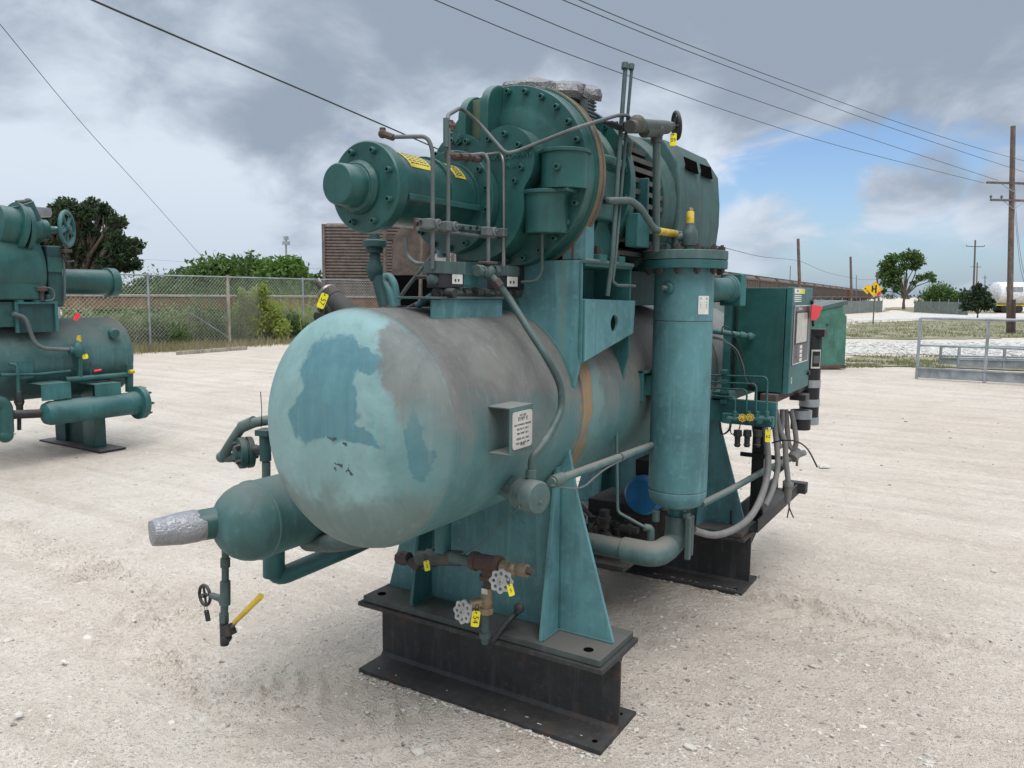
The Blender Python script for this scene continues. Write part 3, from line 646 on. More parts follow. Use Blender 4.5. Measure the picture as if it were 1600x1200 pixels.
# duct-taped suction opening on top
def crumple(name, o, ax, prof, n, amp, seedv, parent, mat='duct_tape'):
    b = MB().lathe(o, ax, prof, n); o = V(o)
    nv = []
    for x in b.v:
        x = V(x); q = (x-o); d_ = q.normalized() if q.length > 1e-4 else V((0, 0, 1))
        h = noise.fractal(x*9+V((seedv, 0, 0)), 1.0, 2.0, 3)*amp+noise.cell(x*16+V((seedv, 3, 1)))*amp*.25
        nv.append(tuple(x+d_*h))
    b.v = nv; return b.build(name, mat, parent, smooth=28)
MB().cyl((.71, .33, 2.3), (.71, .33, 2.43), .15, n=40).build('suction_flange', 'teal', unit, .003)
crumple('duct_tape', (.72, .33, 2.375), (0, 0, 1), [(.0, .178), (.02, .185), (.05, .184), (.065, .172), (.073, .13), (.078, .07), (.08, .02)], 44, .022, 3, unit, 'tape_dull')
q = MB(); q.box((.88, .30, 2.30), (.915, .36, 2.40))
for k in range(7): q.box((.9155, .298, 2.305+k*.013), (.922, .362, 2.312+k*.013))
q.build('vent_grille', 'tube_grey', unit, .002)
crumple('duct_tape', (.905, .33, 2.39), (.5, -.2, 1), [(0, .042), (.02, .04), (.038, .028), (.042, .01)], 16, .014, 8, unit, 'tape_dull')
# coupling guard with louvres and motor
gl = MB()
for k in range(12):
    z = 1.785+k*.048; hw = sqrt(max(.001, .318**2-(z-2.05)**2)); x1 = CX+hw
    gl.boxo((x1-.035, .69, z), (.07, .33, .018), (1, 0, -.3), (0, 1, 0))
gl.build('louvre', 'slat', unit)
MB().lathe((CX, 0, 2.05), (0, 1, 0), [(.524, .20), (.53, .262), (.86, .262), (.861, .1)], 40).build('coupling_guard', 'painted_dark', unit)  # drum painted dead black to give the shade between the slats
MB().lathe((CX, 0, 2.05), (0, 1, 0), [(.855, .25), (.856, .322), (.872, .330), (.885, .320), (.92, .315), (.94, .32), (.955, .336), (.97, .338)], 72).build('motor_bell', 'motor_grey', unit, .004)
MB().lathe((CX, 0, 2.05), (0, 1, 0), [(.524, .262), (.525, .322), (.545, .322), (.547, .262)], 72).build('guard_ring', 'teal', unit, .002)
hood = [(CX-.335, 1.88), (CX+.335, 1.88), (CX+.348, 2.0), (CX+.348, 2.10), (CX+.335, 2.235), (CX+.27, 2.335), (CX+.1, 2.37), (CX-.1, 2.37), (CX-.27, 2.335), (CX-.335, 2.235), (CX-.348, 2.1), (CX-.348, 2.0)]
MB().prism(hood, XZ, .97, 1.56).build('motor_hood', 'motor_grey', unit, .012)
MB().box((.35, .94, 1.76), (1.0, 1.46, 1.878)).build('motor_base', 'teal_dark', unit, .003)
for u0, v0, u1, v1, u2, v2, u3, v3 in ((1068, 245, 1088, 254, 1091, 272, 1072, 263), (1093, 256, 1110, 262, 1113, 280, 1097, 274)):
    pts = []
    for u, v in ((u0, v0), (u1, v1), (u2, v2), (u3, v3)):
        # the upper facet of the hood
        nrm = V((.10, 0, .065)).normalized(); o_ = V((CX+.335, 1.2, 2.235)); r_ = ray(u, v); t_ = (o_-CAM).dot(nrm)/r_.dot(nrm); pts.append(CAM+r_*t_)
    n3 = nrm*.0025
    MB().add([p_+n3 for p_ in pts]+[p_-n3 for p_ in pts], [(0, 1, 2, 3), (7, 6, 5, 4), (0, 4, 5, 1), (1, 5, 6, 2), (2, 6, 7, 3), (3, 7, 4, 0)]).build('dark_slot_plate', 'painted_dark', unit, smooth=0)  # black plate on the closed hood paints the dark of a slot
q = MB().box((.99, .50, 1.84), (1.045, .62, 1.97)); q.box((.97, .615, 1.86), (1.035, .63, 2.12)); q.build('terminal_box', 'teal_mid', unit, .004)
MB().box((.30, .62, 1.60), (.86, 1.5, 1.757)).build('sub_frame', 'teal_dark', unit, .003)
# ---- bracket with solenoid valve block on the vessel shoulder
def fx_(u0, v0, u1, v1, X, th, name, mat, par=unit, bev=.002):
    a = P(u0, v0, 'X', X); b = P(u1, v1, 'X', X); return MB().box((X-th, a.y, a.z), (X, b.y, b.z)).build(name, mat, par, bev)
SX = .74
bb = P(675, 468, 'X', SX); be = P(785, 470, 'X', SX)
MB().box((SX-.008, bb.y, 1.53), (SX, be.y, bb.z)).build('valve_bracket', 'teal_faded', unit, .002)
MB().box((SX-.13, bb.y-.02, bb.z+.001), (SX+.012, be.y+.06, bb.z+.009)).build('valve_shelf', 'tube_green', unit, .002)
fx_(683, 407, 728, 429, SX+.01, .055, 'valve_body', 'tube_green'); fx_(788, 415, 812, 432, SX+.01, .05, 'valve_body', 'tube_green')
fx_(686, 427, 704, 450, SX+.004, .05, 'solenoid_coil', 'black_box'); fx_(704, 426, 725, 449, SX+.006, .05, 'solenoid_coil', 'black_box'); fx_(725, 428, 748, 447, SX, .05, 'valve_body', 'teal_mid')
fx_(779, 430, 792, 452, SX+.004, .05, 'solenoid_coil', 'black_box'); fx_(792, 431, 808, 450, SX+.006, .05, 'solenoid_coil', 'black_box'); fx_(808, 417, 819, 452, SX, .05, 'solenoid_coil', 'black_box')
for u in (707, 793):
    o_ = fx_(u, 428 if u < 750 else 432, u+16, 444 if u < 750 else 448, SX+.0085, .002, 'solenoid_plate', 'white_label')
    fx_(u+4, 436 if u < 750 else 439, u+6, 440 if u < 750 else 443, SX+.0100, .001, 'screw', 'ink', o_, 0); fx_(u+9, 436 if u < 750 else 439, u+11, 440 if u < 750 else 443, SX+.0100, .001, 'screw', 'ink', o_, 0)
yy = lambda u, v: P(u, v, 'X', SX-.02)
MB().tube([yy(680, 462), yy(800, 461)], .011).build('manifold_pipe', 'black_iron', unit)
for u, r in ((690, .018), (712, .02), (728, .017), (745, .022), (757, .017), (775, .02), (792, .015), (806, .018), (826, .012)):
    a = yy(u, 458); MB().cyl(a-V((0, .018, 0)), a+V((0, .018, 0)), r, n=8).build('pipe_fitting', 'iron_green', unit, .002)
MB().ball(yy(677, 436), .022).build('pipe_elbow', 'tube_green', unit)
MB().cyl(yy(690, 458)-V((.03, 0, 0)), yy(690, 458)+V((.055, 0, 0)), .016, n=12).build('pipe_fitting', 'black_iron', unit, .002)
# conduit tee on the front of the block
t0 = P(762, 424, 'X', SX+.03); cc = MB()
cc.cyl(t0+V((0, -.065, 0)), t0+V((0, .05, 0)), .016, n=16); cc.ball(t0, .027); cc.cyl(t0+V((0, -.068, 0)), t0+V((0, -.045, 0)), .021, n=8); cc.cyl(t0+V((0, -.04, 0)), t0+V((0, -.025, 0)), .021, n=8); cc.cyl(t0+V((0, .03, 0)), t0+V((0, .055, 0)), .022, n=8)
cc.build('conduit_tee', 'tube_green', unit, .002); MB().box(t0+V((-.02, -.035, .022)), t0+V((.022, .035, .034))).build('tee_cover', 'rust_brown', unit, .005)
c1 = P(777, 443, 'X', SX+.06)
MB().cyl(t0, c1+(c1-t0)*.1, .014, n=14).build('pipe_fitting', 'tube_green', unit)
MB().cyl(c1-(c1-t0)*.25, c1+(c1-t0)*.3, .02, n=6).build('pipe_nut', 'rust_brown', unit, .002)
cp = [c1]+[P(u, v, 'X', X) for u, v, X in ((795, 466, .83), (830, 521, .92), (856, 562, .98), (875, 602, 1.005), (876, 640, 1.01), (862, 672, 1.01), (845, 698, 1.01), (832, 716, 1.0), (830, 742, .995))]
def smooth_path(pts, k=6):
    pts = [V(q_) for q_ in pts]; o = []; n = len(pts)
    for i in range(n-1):
        a, b, c, d_ = pts[max(i-1, 0)], pts[i], pts[i+1], pts[min(i+2, n-1)]
        for j in range(k):
            t_ = j/k; o.append(.5*((2*b)+(c-a)*t_+(2*a-5*b+4*c-d_)*t_*t_+(3*b-a-3*c+d_)*t_**3))
    return o+[pts[-1]]
MB().tube(smooth_path(cp), .0125, n=14).build('flexible_conduit', 'tube_green', unit)
jb = P(833, 772, 'X', 1.0)
MB().cyl(P(830, 734, 'X', .995), P(829, 748, 'X', .995), .018, n=16).build('pipe_fitting', 'tube_green', unit, .002)
cc = MB().lathe((0.90, jb.y, jb.z), (1, -.25, 0), [(0, .030), (.055, .030), (.058, .050), (.06, .053), (.098, .053), (.100, .056), (.142, .056), (.150, .05), (.152, .03)], 32)
jbox = cc.build('junction_box', 'tube_green', unit, .002)
bolt(jb+V((.06, -.056, -.01)), (.3, -1, 0), .008, .006, unit, 'tube_green', 'hex')
pe = P(1015, 697, 'X', 1.02); ps = P(868, 751, 'X', 1.02)
MB().tube([ps-V((.0, .03, 0)), ps, pe, pe+(pe-ps)*.4], .0155, n=16).build('conduit_pipe', 'teal_dust', unit)
MB().cyl(ps-V((0, .02, 0)), ps+(pe-ps)*.06, .022, n=16).build('pipe_fitting', 'tube_green', unit, .002); mpt = ps+(pe-ps)*.62
MB().cyl(mpt, mpt+(pe-ps)*.012, .0175, n=16).build('pipe_clip', 'rust_brown', unit)
# thin cables
cab = [P(u, v, 'X', 1.03) for u, v in ((862, 758), (890, 763), (912, 760), (930, 745), (950, 730), (985, 712))]
MB().tube(smooth_path(cab), .004, n=6).build('cable', 'tube_grey', unit)
cab = [P(812, 792, 'X', 1.0), P(790, 812, 'Y', -.12), P(760, 842, 'Y', -.12), P(730, 862, 'Y', -.1), P(690, 878, 'Y', -.06), P(660, 888, 'Y', -.03)]
MB().tube(smooth_path(cab), .0028, n=6).build('cable', 'tube_grey', unit)
# nameplate on its bracket
X0 = 1.035; q0 = P(797, 640, 'X', X0); q1 = P(832, 700, 'X', X0)
nb = MB().box((X0-.004, q0.y, q1.z), (X0, q1.y, q0.z)); nb.box((.90, q0.y, q0.z-.001), (X0, q1.y, q0.z+.004)); nb.box((.90, q0.y, q1.z-.004), (X0, q1.y, q1.z+.001))
nb.build('nameplate_bracket', 'teal_dust', unit, .0015)
rc = []
y0_, y1_, z0_, z1_ = q0.y+.012, q1.y-.008, q1.z+.012, q0.z-.012; r_ = .012
for cx_, cz_, a0 in ((y1_-r_, z1_-r_, 0), (y0_+r_, z1_-r_, 90), (y0_+r_, z0_+r_, 180), (y1_-r_, z0_+r_, 270)): rc += [(cx_+r_*cos(R(a0+k*30)), cz_+r_*sin(R(a0+k*30))) for k in range(4)]
npl = MB().prism(rc, YZ, X0+.0005, X0+.003).build('nameplate', 'nameplate', unit)
cy_ = (y0_+y1_)/2
for s_, z_, sz in (('NAT’L BD', z1_-.012, .009), ('RWF II', z1_-.024, .02), ('MAX WORKING PRESSURE', z1_-.042, .0085), ('300 PSI AT 250 F', z1_-.056, .010), ('MIN TEMP -20 F', z1_-.070, .010), ('SERIAL NO. 1066', z1_-.086, .010), ('SHELL .500  HEAD .480', z1_-.100, .008), ('YEAR BUILT 1994', z1_-.114, .010), ('VESSEL', z0_+.012, .010)):
    if z_ > z0_+.004: text(s_, sz, frame((X0+.0032, cy_, z_), (0, 1, 0), (0, 0, 1)), 'engraved_line', 'ink', npl, .0003)
# stub nozzles
MB().cyl((.93, jb.y+.01, jb.z+.01), (.80, jb.y+.01, jb.z+.01), .035, n=20).build('nozzle', 'teal_mid', unit)
# ---- tubing beside the barrel
TX = .735
px = lambda u, v, X=TX: P(u, v, 'X', X)
a = P(598, 215, 'Y', -.47)
MB().tube([a, a+V((0, 0, .03)), ], .010).build('tube_fitting', 'rusty', unit)
cc = MB().ball(a+V((0, 0, .012)), .015, 10); cc.cyl(a+V((0, 0, .012)), P(615, 215, 'X', .62), .011, n=8); cc.build('tube_fitting', 'rusty', unit, .001)
MB().tube([P(606, 214, 'X', .60), P(668, 213, 'X', .72), px(676, 235), px(676, 420)], .0068, bend=.03).build('oil_tube', 'tube_grey', unit)
MB().tube([px(700, 412), px(701, 200), px(699, 180, .72), P(720, 168, 'X', .66), P(748, 192, 'X', .68), P(790, 240, 'X', .78), P(806, 237, 'X', .80), P(900, 200, 'X', 1.0), P(965, 180, 'X', 1.06), P(982, 180, 'X', 1.06), P(992, 198, 'X', 1.06)], .0068, bend=.03).build('oil_tube', 'tube_grey', unit)
MB().tube([P(697, 185, 'X', .733), px(697, 230)], .010).build('tube_sleeve', 'tube_green', unit)
MB().tube([P(715, 245, 'X', .66), P(757, 240, 'X', .72), px(763, 250), px(763, 412)], .0068, bend=.03).build('oil_tube', 'tube_grey', unit)
MB().tube([P(726, 247, 'X', .68), P(782, 239, 'X', .72), px(787, 252), px(787, 416)], .0068, bend=.03).build('oil_tube', 'steel_tube', unit)
cc = MB()
for u, v, X in ((703, 196, .73), (703, 242, .73), (712, 245, .67), (724, 245, .68), (738, 246, .69), (745, 248, .7)): cc.cyl(P(u-5, v, 'X', X), P(u+5, v, 'X', X), .013, n=8)
cc.cyl(P(703, 188, 'X', .73), P(703, 204, 'X', .73), .012, n=8); cc.build('tube_fitting', 'rusty', unit, .001)
# clamp rail: two round rails with paired clamps
for v0, v1 in ((344, 363), (357, 374)):
    MB().tube([px(652, v0, TX-.03), px(795, v1, TX-.03)], .007).build('clamp_rail', 'tube_grey', unit)
MB().tube([px(650, 340, TX-.045), px(650, 360, TX-.045)], .008).build('rail_end', 'rusty', unit)
for u, v in ((673, 350), (700, 354), (763, 362), (787, 364)):
    q = px(u, v, TX); c_ = MB().boxo(q, (.034, .052, .032), (1, 0, 0), (0, 1, 0)); c_.cyl(q+V((.01, .016, 0)), q+V((.024, .016, 0)), .017, n=16)
    o_ = c_.build('tube_clamp', 'tube_grey', unit, .005); bolt(q+V((.024, .016, 0)), (1, 0, 0), .007, .006, o_, 'tube_grey', 'cap')
fx_(720, 350, 752, 362, TX-.02, .012, 'rail_plate', 'tube_green')
for u in (723, 735, 745): q = px(u, 356, TX-.018); MB().cyl(q, q+V((.004, 0, 0)), .006, n=12).build('dark_hole_disc', 'black', unit)  # black discs for the dark of holes, the rail plate is solid
# tube from the valve pocket down to the block
MB().tube([P(847, 350, 'X', .86), P(847, 425, 'X', .84), P(838, 440, 'X', .82), P(815, 441, 'X', .76)], .0062, bend=.02).build('oil_tube', 'tube_green', unit)
MB().cyl(P(847, 343, 'X', .86), P(847, 366, 'X', .86), .013, n=10).build('tube_fitting', 'black_iron', unit, .002)
# twin gauge rods and their clamp
MB().tube([P(977, 108, 'X', 1.05), P(966, 260, 'X', 1.05), P(957, 400, 'X', 1.05), P(949, 462, 'X', 1.03)], .0085).build('gauge_rod', 'tube_green', unit)
MB().tube([P(987, 108, 'X', 1.05), P(980, 190, 'X', 1.05), P(962, 400, 'X', 1.05), P(957, 440, 'X', 1.04), P(965, 446, 'X', 1.04), P(992, 447, 'X', 1.02)], .006, bend=.01).build('gauge_rod', 'tube_green', unit)
MB().cyl(P(977, 98, 'X', 1.05), P(976, 108, 'X', 1.05), .013, n=12).build('rod_cap', 'tube_green', unit, .002)
MB().cyl(P(987, 100, 'X', 1.05), P(986, 109, 'X', 1.05), .011, n=12).build('rod_cap', 'tube_green', unit, .002)
a = P(957, 188, 'X', 1.07); b = P(986, 205, 'X', 1.07)
MB().box((1.03, a.y, b.z), (1.07, b.y, a.z)).build('rod_clamp', 'black_iron', unit, .003)
for u in (962, 976): q = P(u, 193, 'X', 1.07); bolt(q, (1, 0, 0), .008, .008, unit, 'black_iron')
MB().tube([P(975, 212, 'X', 1.02), P(984, 222, 'X', 1.02), P(980, 250, 'X', .99)], .013).build('rod_bracket', 'tube_green', unit)
# suction stop valve at top right
vq = lambda u, v: P(u, v, 'X', 1.10)
cc = MB(); cc.ball(vq(995, 194), .034, 16); cc.cyl(vq(984, 198), vq(1004, 197), .024, n=16); cc.cyl(vq(1002, 197), vq(1042, 199), .026, n=18); cc.cyl(vq(1006, 205), vq(1030, 205), .024, n=14); cc.cyl(vq(1038, 200), vq(1050, 197), .018, n=8); cc.ball(vq(1025, 205), .033)
cc.cyl(vq(1026, 205), vq(1026, 224), .023, n=14)
cc.build('stop_valve', 'iron_green', unit, .002)
MB().tube([vq(1026, 222), P(1025, 392, 'X', 1.06)], .0155, n=14).build('vent_pipe', 'tube_green', unit)
def handwheel(c, ax, Rr, r, name, mat, parent, style='spoke', stem=.06, n_=5):
    c = V(c); ax = V(ax).normalized(); a, b_, _ = basis(ax); m_ = MB()
    if style == 'spoke':
        m_.torus(c, ax, Rr, r, 28, 8)
        for k in range(n_): g = 2*pi*k/n_+.3; m_.tube([c, c+(a*cos(g)+b_*sin(g))*Rr], r*.75, n=8)
        m_.cyl(c-ax*r*1.2, c+ax*r*1.6, Rr*.22, n=16)
    else:
        N = 64; outer = [(Rr*(1+.09*cos(8*2*pi*i/N))*cos(2*pi*i/N), Rr*(1+.09*cos(8*2*pi*i/N))*sin(2*pi*i/N)) for i in range(N)]
        holes = [circ(Rr*.66*cos(2*pi*(k)/8), Rr*.66*sin(2*pi*(k)/8), Rr*.155, 12) for k in range(8)]
        fn = lambda p1, p2, t: c+a*p1+b_*p2+ax*t
        m_.prism([outer]+holes, fn, -r*.6, r*.6); m_.lathe(c, ax, [(-r, Rr*.3), (r*.5, Rr*.3), (r*1.3, Rr*.22), (r*1.3, 0)], 20)
    o = m_.build(name, mat, parent, .001 if style != 'spoke' else 0)
    MB().cyl(c-ax*stem, c+ax*r*1.8, Rr*.10, n=12).build('valve_stem', 'steel_tube', o)
    return o
handwheel(vq(1057, 196), (1, .75, .15), .052, .008, 'handwheel', 'black_iron', unit, n_=6)
# tube with yellow sleeve to the relief valve
yv = .83
MB().tube([P(948, 313, 'X', .98), P(952, 314, 'X', 1.05), P(985, 313, 'X', 1.08), P(1001, 325, 'X', 1.09), P(1020, 355, 'X', 1.09), P(1028, 361, 'X', 1.09), P(1064, 366, 'X', 1.09)], .0135, bend=.03, n=12).build('relief_pipe', 'tube_green', unit)
MB().tube([P(1028, 361, 'X', 1.09), P(1055, 365, 'X', 1.09)], .0150, n=12).build('yellow_sleeve', 'yellow', unit)
# ---- oil separator column
KX, KY = 1.11, .866
kz = lambda v: P(1066, v, 'Y', KY).z
ztop, zmid, zfl, zseam, zb1, zb = kz(393), kz(407), kz(421), kz(500), kz(762), kz(794)
KR = .127
col = MB().lathe((KX, KY, 0), (0, 0, 1), [(zb, .03), (zb+.006, .07), (zb+.022, .105), (zb+.05, .123), (zb1-.02, KR), (zb1-.008, KR), (zb1-.004, KR-.004), (zb1, KR), (zb1+.01, KR+.001), (zseam-.006, KR), (zseam-.003, KR-.004), (zseam, KR), (zfl, KR)], 64)
col = col.build('separator_column', 'teal_faded', unit, smooth=30)
MB().lathe((KX, KY, 0), (0, 0, 1), [(zfl, KR), (zfl+.001, .179), (zmid-.003, .180), (zmid-.002, .165)], 64).build('column_flange', 'teal_mid', unit, .003)
MB().lathe((KX, KY, 0), (0, 0, 1), [(zmid-.001, .16), (zmid, .180), (ztop, .180), (ztop+.001, .1)], 64).build('cover_flange', 'teal_dust', unit, .003)
for k in range(12):
    a = 2*pi*(k+.3)/12
    bolt((KX+.155*cos(a), KY+.155*sin(a), ztop), (0, 0, 1), .0145, .016, unit, 'rust_brown', 'hex'); bolt((KX+.155*cos(a), KY+.155*sin(a), zfl), (0, 0, -1), .0145, .016, unit, 'rust_brown', 'hex')
q = P(1049, 450, 'Y', KY-KR+.008)
cc = MB().lathe((q.x-.005, q.y+.02, q.z), (-.1, -1, 0), [(0, .025), (.035, .025), (.04, .02), (.045, .016), (.045, 0)], 20); cc.build('plug', 'teal_mid', unit, .001); MB().cyl((q.x-.01, q.y-.03, q.z), (q.x-.018, q.y-.055, q.z), .010, n=4).build('plug_head', 'tube_grey', unit, .001)
q = P(1048, 580, 'Y', KY-KR)
cl = MB(); n = 8; lz0, lz1 = kz(490), kz(462)
for k in (0, 1): cl.v += [(KX+(KR+.001+.001*k)*cos(R(a_)), KY+(KR+.001+.001*k)*sin(R(a_)), z) for a_ in [-42+3.2*i for i in range(n+1)] for z in (lz0, lz1)]
cl.f = [(2*i, 2*i+2, 2*i+3, 2*i+1) for i in range(n)]+[(18+2*i, 18+2*i+1, 18+2*i+3, 18+2*i+2) for i in range(n)]
lb = cl.build('column_label', 'white_label', unit)
ln = MB()
for i in range(5):
    z = lz1-.022-i*.0075+(.0 if i else .008); th = .0024 if i else .005
    ln.add([(KX+(KR+.0026)*cos(R(a_)), KY+(KR+.0026)*sin(R(a_)), zz) for a_ in (-38, -22) for zz in (z, z+th)], [(0, 2, 3, 1)])
ln.build('printed_lines', 'ink', lb, smooth=0)
MB().box((.94, KY-.045, kz(620)), (KX-.08, KY+.045, kz(588))).build('column_bracket', 'teal_mid', unit, .004)
q = MB().box((.90, KY-.10, kz(628)), (.975, KY-.085, kz(580))); q.box((.90, KY-.10, kz(584)), (.99, KY+.06, kz(580))); q.build('bracket_channel', 'teal_mid', unit, .003)
# nozzle to the right at the top
MB().lathe((KX+.02, KY+.05, kz(452)), (.42, 1, .02), [(0, .05), (.22, .05), (.225, .056), (.235, .057), (.237, .062), (.25, .063), (.252, .04)], 32).build('outlet_nozzle', 'teal_mid', unit, .002)
q = V((KX+.125, KY+.30, kz(452))); MB().boxo(q, (.04, .12, .145), (.42, 1, 0), (-1, .42, 0)).build('outlet_flange', 'teal_mid', unit, .006)
# relief valve on top
rx, ry = P(1077, 392, 'Y', .83).x, .83
z0_ = ztop
cc = MB().lathe((rx, ry, z0_), (0, 0, 1), [(0, .022), (.02, .022), (.022, .03), (.055, .034), (.085, .030), (.10, .020), (.115, .018)], 24); cc.build('relief_valve', 'tube_green', unit, .001)
MB().lathe((rx, ry, z0_+.115), (0, 0, 1), [(0, .0165), (.045, .0155), (.05, .012)], 16).build('yellow_cap', 'yellow', unit, .001)
MB().lathe((rx, ry, z0_+.165), (0, 0, 1), [(0, .011), (.012, .011), (.014, .007), (.014, 0)], 6).build('seal_nut', 'brass', unit)
cc = MB().cyl((rx-.055, ry-.02, z0_+.055), (rx, ry, z0_+.06), .018, n=10); cc.cyl((rx-.055, ry-.02, z0_), (rx-.055, ry-.02, z0_+.06), .017, n=14); cc.cyl((rx-.055, ry-.02, z0_+.02), (rx-.055, ry-.02, z0_+.032), .021, n=8); cc.build('relief_elbow', 'tube_green', unit, .001)
# ---- bottom run: elbow and oil line to the left
zp = P(960, 850, 'Y', .70).z; zl = zp
MB().cyl((KX, KY, zb+.01), (KX, KY, zb-.05), .040, n=20).build('drain_nozzle', 'teal_mid', unit, .001)
cc = MB().tube([(KX, KY, zb-.035), (KX, KY, zl), (KX-.01, .70, zl)], .050, bend=.09, n=18); cc.build('pipe_elbow', 'tube_green', unit)
cc = MB().tube([(KX-.005, .78, zl), (KX-.01, .655, zl), (KX-.16, .655, zl)], .054, bend=.11, n=20); cc.build('pipe_elbow', 'teal_dust', unit)
MB().tube([(KX-.15, .655, zl), (.30, .655, zl)], .045, n=20).build('oil_line', 'teal_dust', unit)
MB().cyl((KX-.165, .655, zl), (KX-.15, .655, zl), .050, n=20).build('weld_ring', 'tube_green', unit, .003)
cc = MB().cyl((KX+.045, KY-.04, zb-.02), (KX+.075, KY-.04, zb-.02), .016, n=12); cc.box((KX+.06, KY-.06, zl-.05), (KX+.085, KY-.035, zb-.02)); cc.box((KX+.06, KY-.025, zl-.04), (KX+.085, KY-.005, zb-.02)); cc.build('valve_handle', 'tube_green', unit, .006)
cc = MB().cyl((KX-.065, KY-.08, zb-.005), (KX-.065, KY-.08, zb-.055), .017, n=14); cc.build('small_plug', 'tube_green', unit, .003)
cc = MB().tube([(KX-.06, .72, zl+.03), (KX-.06, .72, zl+.095), (KX-.085, .70, zl+.10)], .016, bend=.02); cc.build('small_elbow', 'tube_green', unit)
MB().tube([(KX-.08, .70, zl+.10), P(965, 800, 'Y', .62), P(963, 640, 'Y', .60), P(978, 570, 'Y', .6)], .0065, bend=.02).build('oil_tube', 'teal_dust', unit)
# oil pump motor under the vessel, blue
pm = P(1003, 775, 'Y', 1.15)
MB().lathe((pm.x, 0, pm.z), (0, 1, 0), [(1.14, .05), (1.145, .085), (1.16, .098), (1.26, .098), (1.27, .092), (1.5, .092), (1.55, .07)], 36).build('pump_motor', 'blue', unit, .003)
MB().box((pm.x-.06, 1.2, pm.z+.085), (pm.x+.10, 1.4, pm.z+.17)).build('pump_terminal_box', 'black', unit, .004)
MB().box((pm.x-.35, 1.26, .36), (pm.x+.12, 1.55, pm.z-.085)).build('pump_base', 'grime', unit, .004)
MB().box((.15, 1.0, .30), (.80, 1.78, .33)).build('drip_tray', 'grime', unit, .004)
random.seed(21)
for k in range(34):
    x, y = random.uniform(.3, .78), random.uniform(1.0, 1.22); z = random.uniform(.36, .50); L = random.uniform(.03, .10); r = random.uniform(.012, .03); ax = random.choice([(1, 0, 0), (0, 1, 0), (0, 0, 1)])
    MB().lathe((x, y, z), ax, [(0, r), (L*.4, r), (L*.42, r*1.4), (L*.62, r*1.4), (L*.64, r), (L, r)], random.choice([6, 8, 14])).build('pump_fitting', 'grime', unit, .001)
ju = MB().tube([(.25, 1.1, .42), (.80, 1.1, .42)], .025); ju.tube([(.45, 1.02, .36), (.78, 1.4, .36)], .02); ju.tube([(.4, 1.25, .56), (.78, 1.05, .40)], .012)
ju.build('oil_pump_tubes', 'rust_brown', unit)
# ---- manifold plate, small tubes and their valves
mp = lambda u, v, Y=1.5: P(u, v, 'Y', Y)
a = mp(1100, 622); b = mp(1213, 668)
MB().box((a.x-.25, 1.5, mp(1150, 668).z+.02), (mp(1213, 640).x, 1.53, mp(1150, 624).z)).build('cross_beam', 'teal_mid', unit, .003)
a = mp(1129, 645, 1.47); b = mp(1208, 668, 1.47); MB().box((a.x, 1.46, b.z), (b.x, 1.4985, a.z)).build('manifold_block', 'teal_mid', unit, .003)
for u, v, uu in ((1149, 621, 1108), (1167, 609, 1108), (1182, 600, 1108), (1199, 589, 1108)):
    MB().tube([P(u-1, 650, 'Y', 1.45), P(u, v, 'Y', 1.45), P(uu, v-3, 'Y', 1.5)], .0048, bend=.025).build('oil_tube', 'teal_mid', unit)
for u in (1148, 1170, 1183, 1198):
    cc = MB(); q = P(u, 655, 'Y', 1.44); cc.cyl(q-V((.035, 0, 0)), q+V((.02, 0, 0)), .013, n=10); cc.cyl(q+V((0, 0, .04)), q, .011, n=8); cc.cyl(q+V((-.03, -.015, -.01)), q+V((-.03, .0, -.01)), .015, n=8); cc.build('needle_valve', 'teal_mid', unit, .001)
for u in (1153, 1168, 1184):
    q = P(u, 672, 'Y', 1.45); MB().lathe(q, (0, 0, -1), [(0, .02), (.03, .022), (.034, .015), (.07, .014), (.072, .018), (.085, .012)], 12).build('drain_valve', 'black_iron', unit, .001)
for u, v in ((1160, 653), (1172, 652)):
    q = P(u, v, 'Y', 1.42); handwheel(q, (.2, -1, .2), .019, .009, 'yellow_knob', 'yellow', unit, 'disc', stem=.02)
for u in (1124, 1126, 1140, 1175, 1190):
    MB().tube(smooth_path([P(u, 660, 'Y', 1.47), P(u+3, 678, 'Y', 1.47), P(u+14, 672, 'Y', 1.47), P(u+17, 660, 'Y', 1.48)]), .003, n=6).build('wire_loop', 'black', unit)
# clips column of tubes left of the cabinet
for v in (581, 597, 612, 627):
    MB().boxo(P(1132, v, 'Y', 1.5), (.03, .05, .02), (1, 0, 0), (0, 1, 0)).build('tube_clip', 'teal_mid', unit, .002)
MB().box((P(1127, 600, 'Y', 1.62).x, 1.62, P(1132, 640, 'Y', 1.62).z), (P(1139, 600, 'Y', 1.62).x, 1.66, P(1132, 440, 'Y', 1.62).z)).build('upright_channel', 'teal_mid', unit, .003)
MB().box((P(1138, 600, 'Y', 1.7).x, 1.7, P(1132, 640, 'Y', 1.7).z), (P(1146, 600, 'Y', 1.7).x, 1.74, P(1132, 432, 'Y', 1.7).z)).build('upright_channel', 'teal', unit, .003)
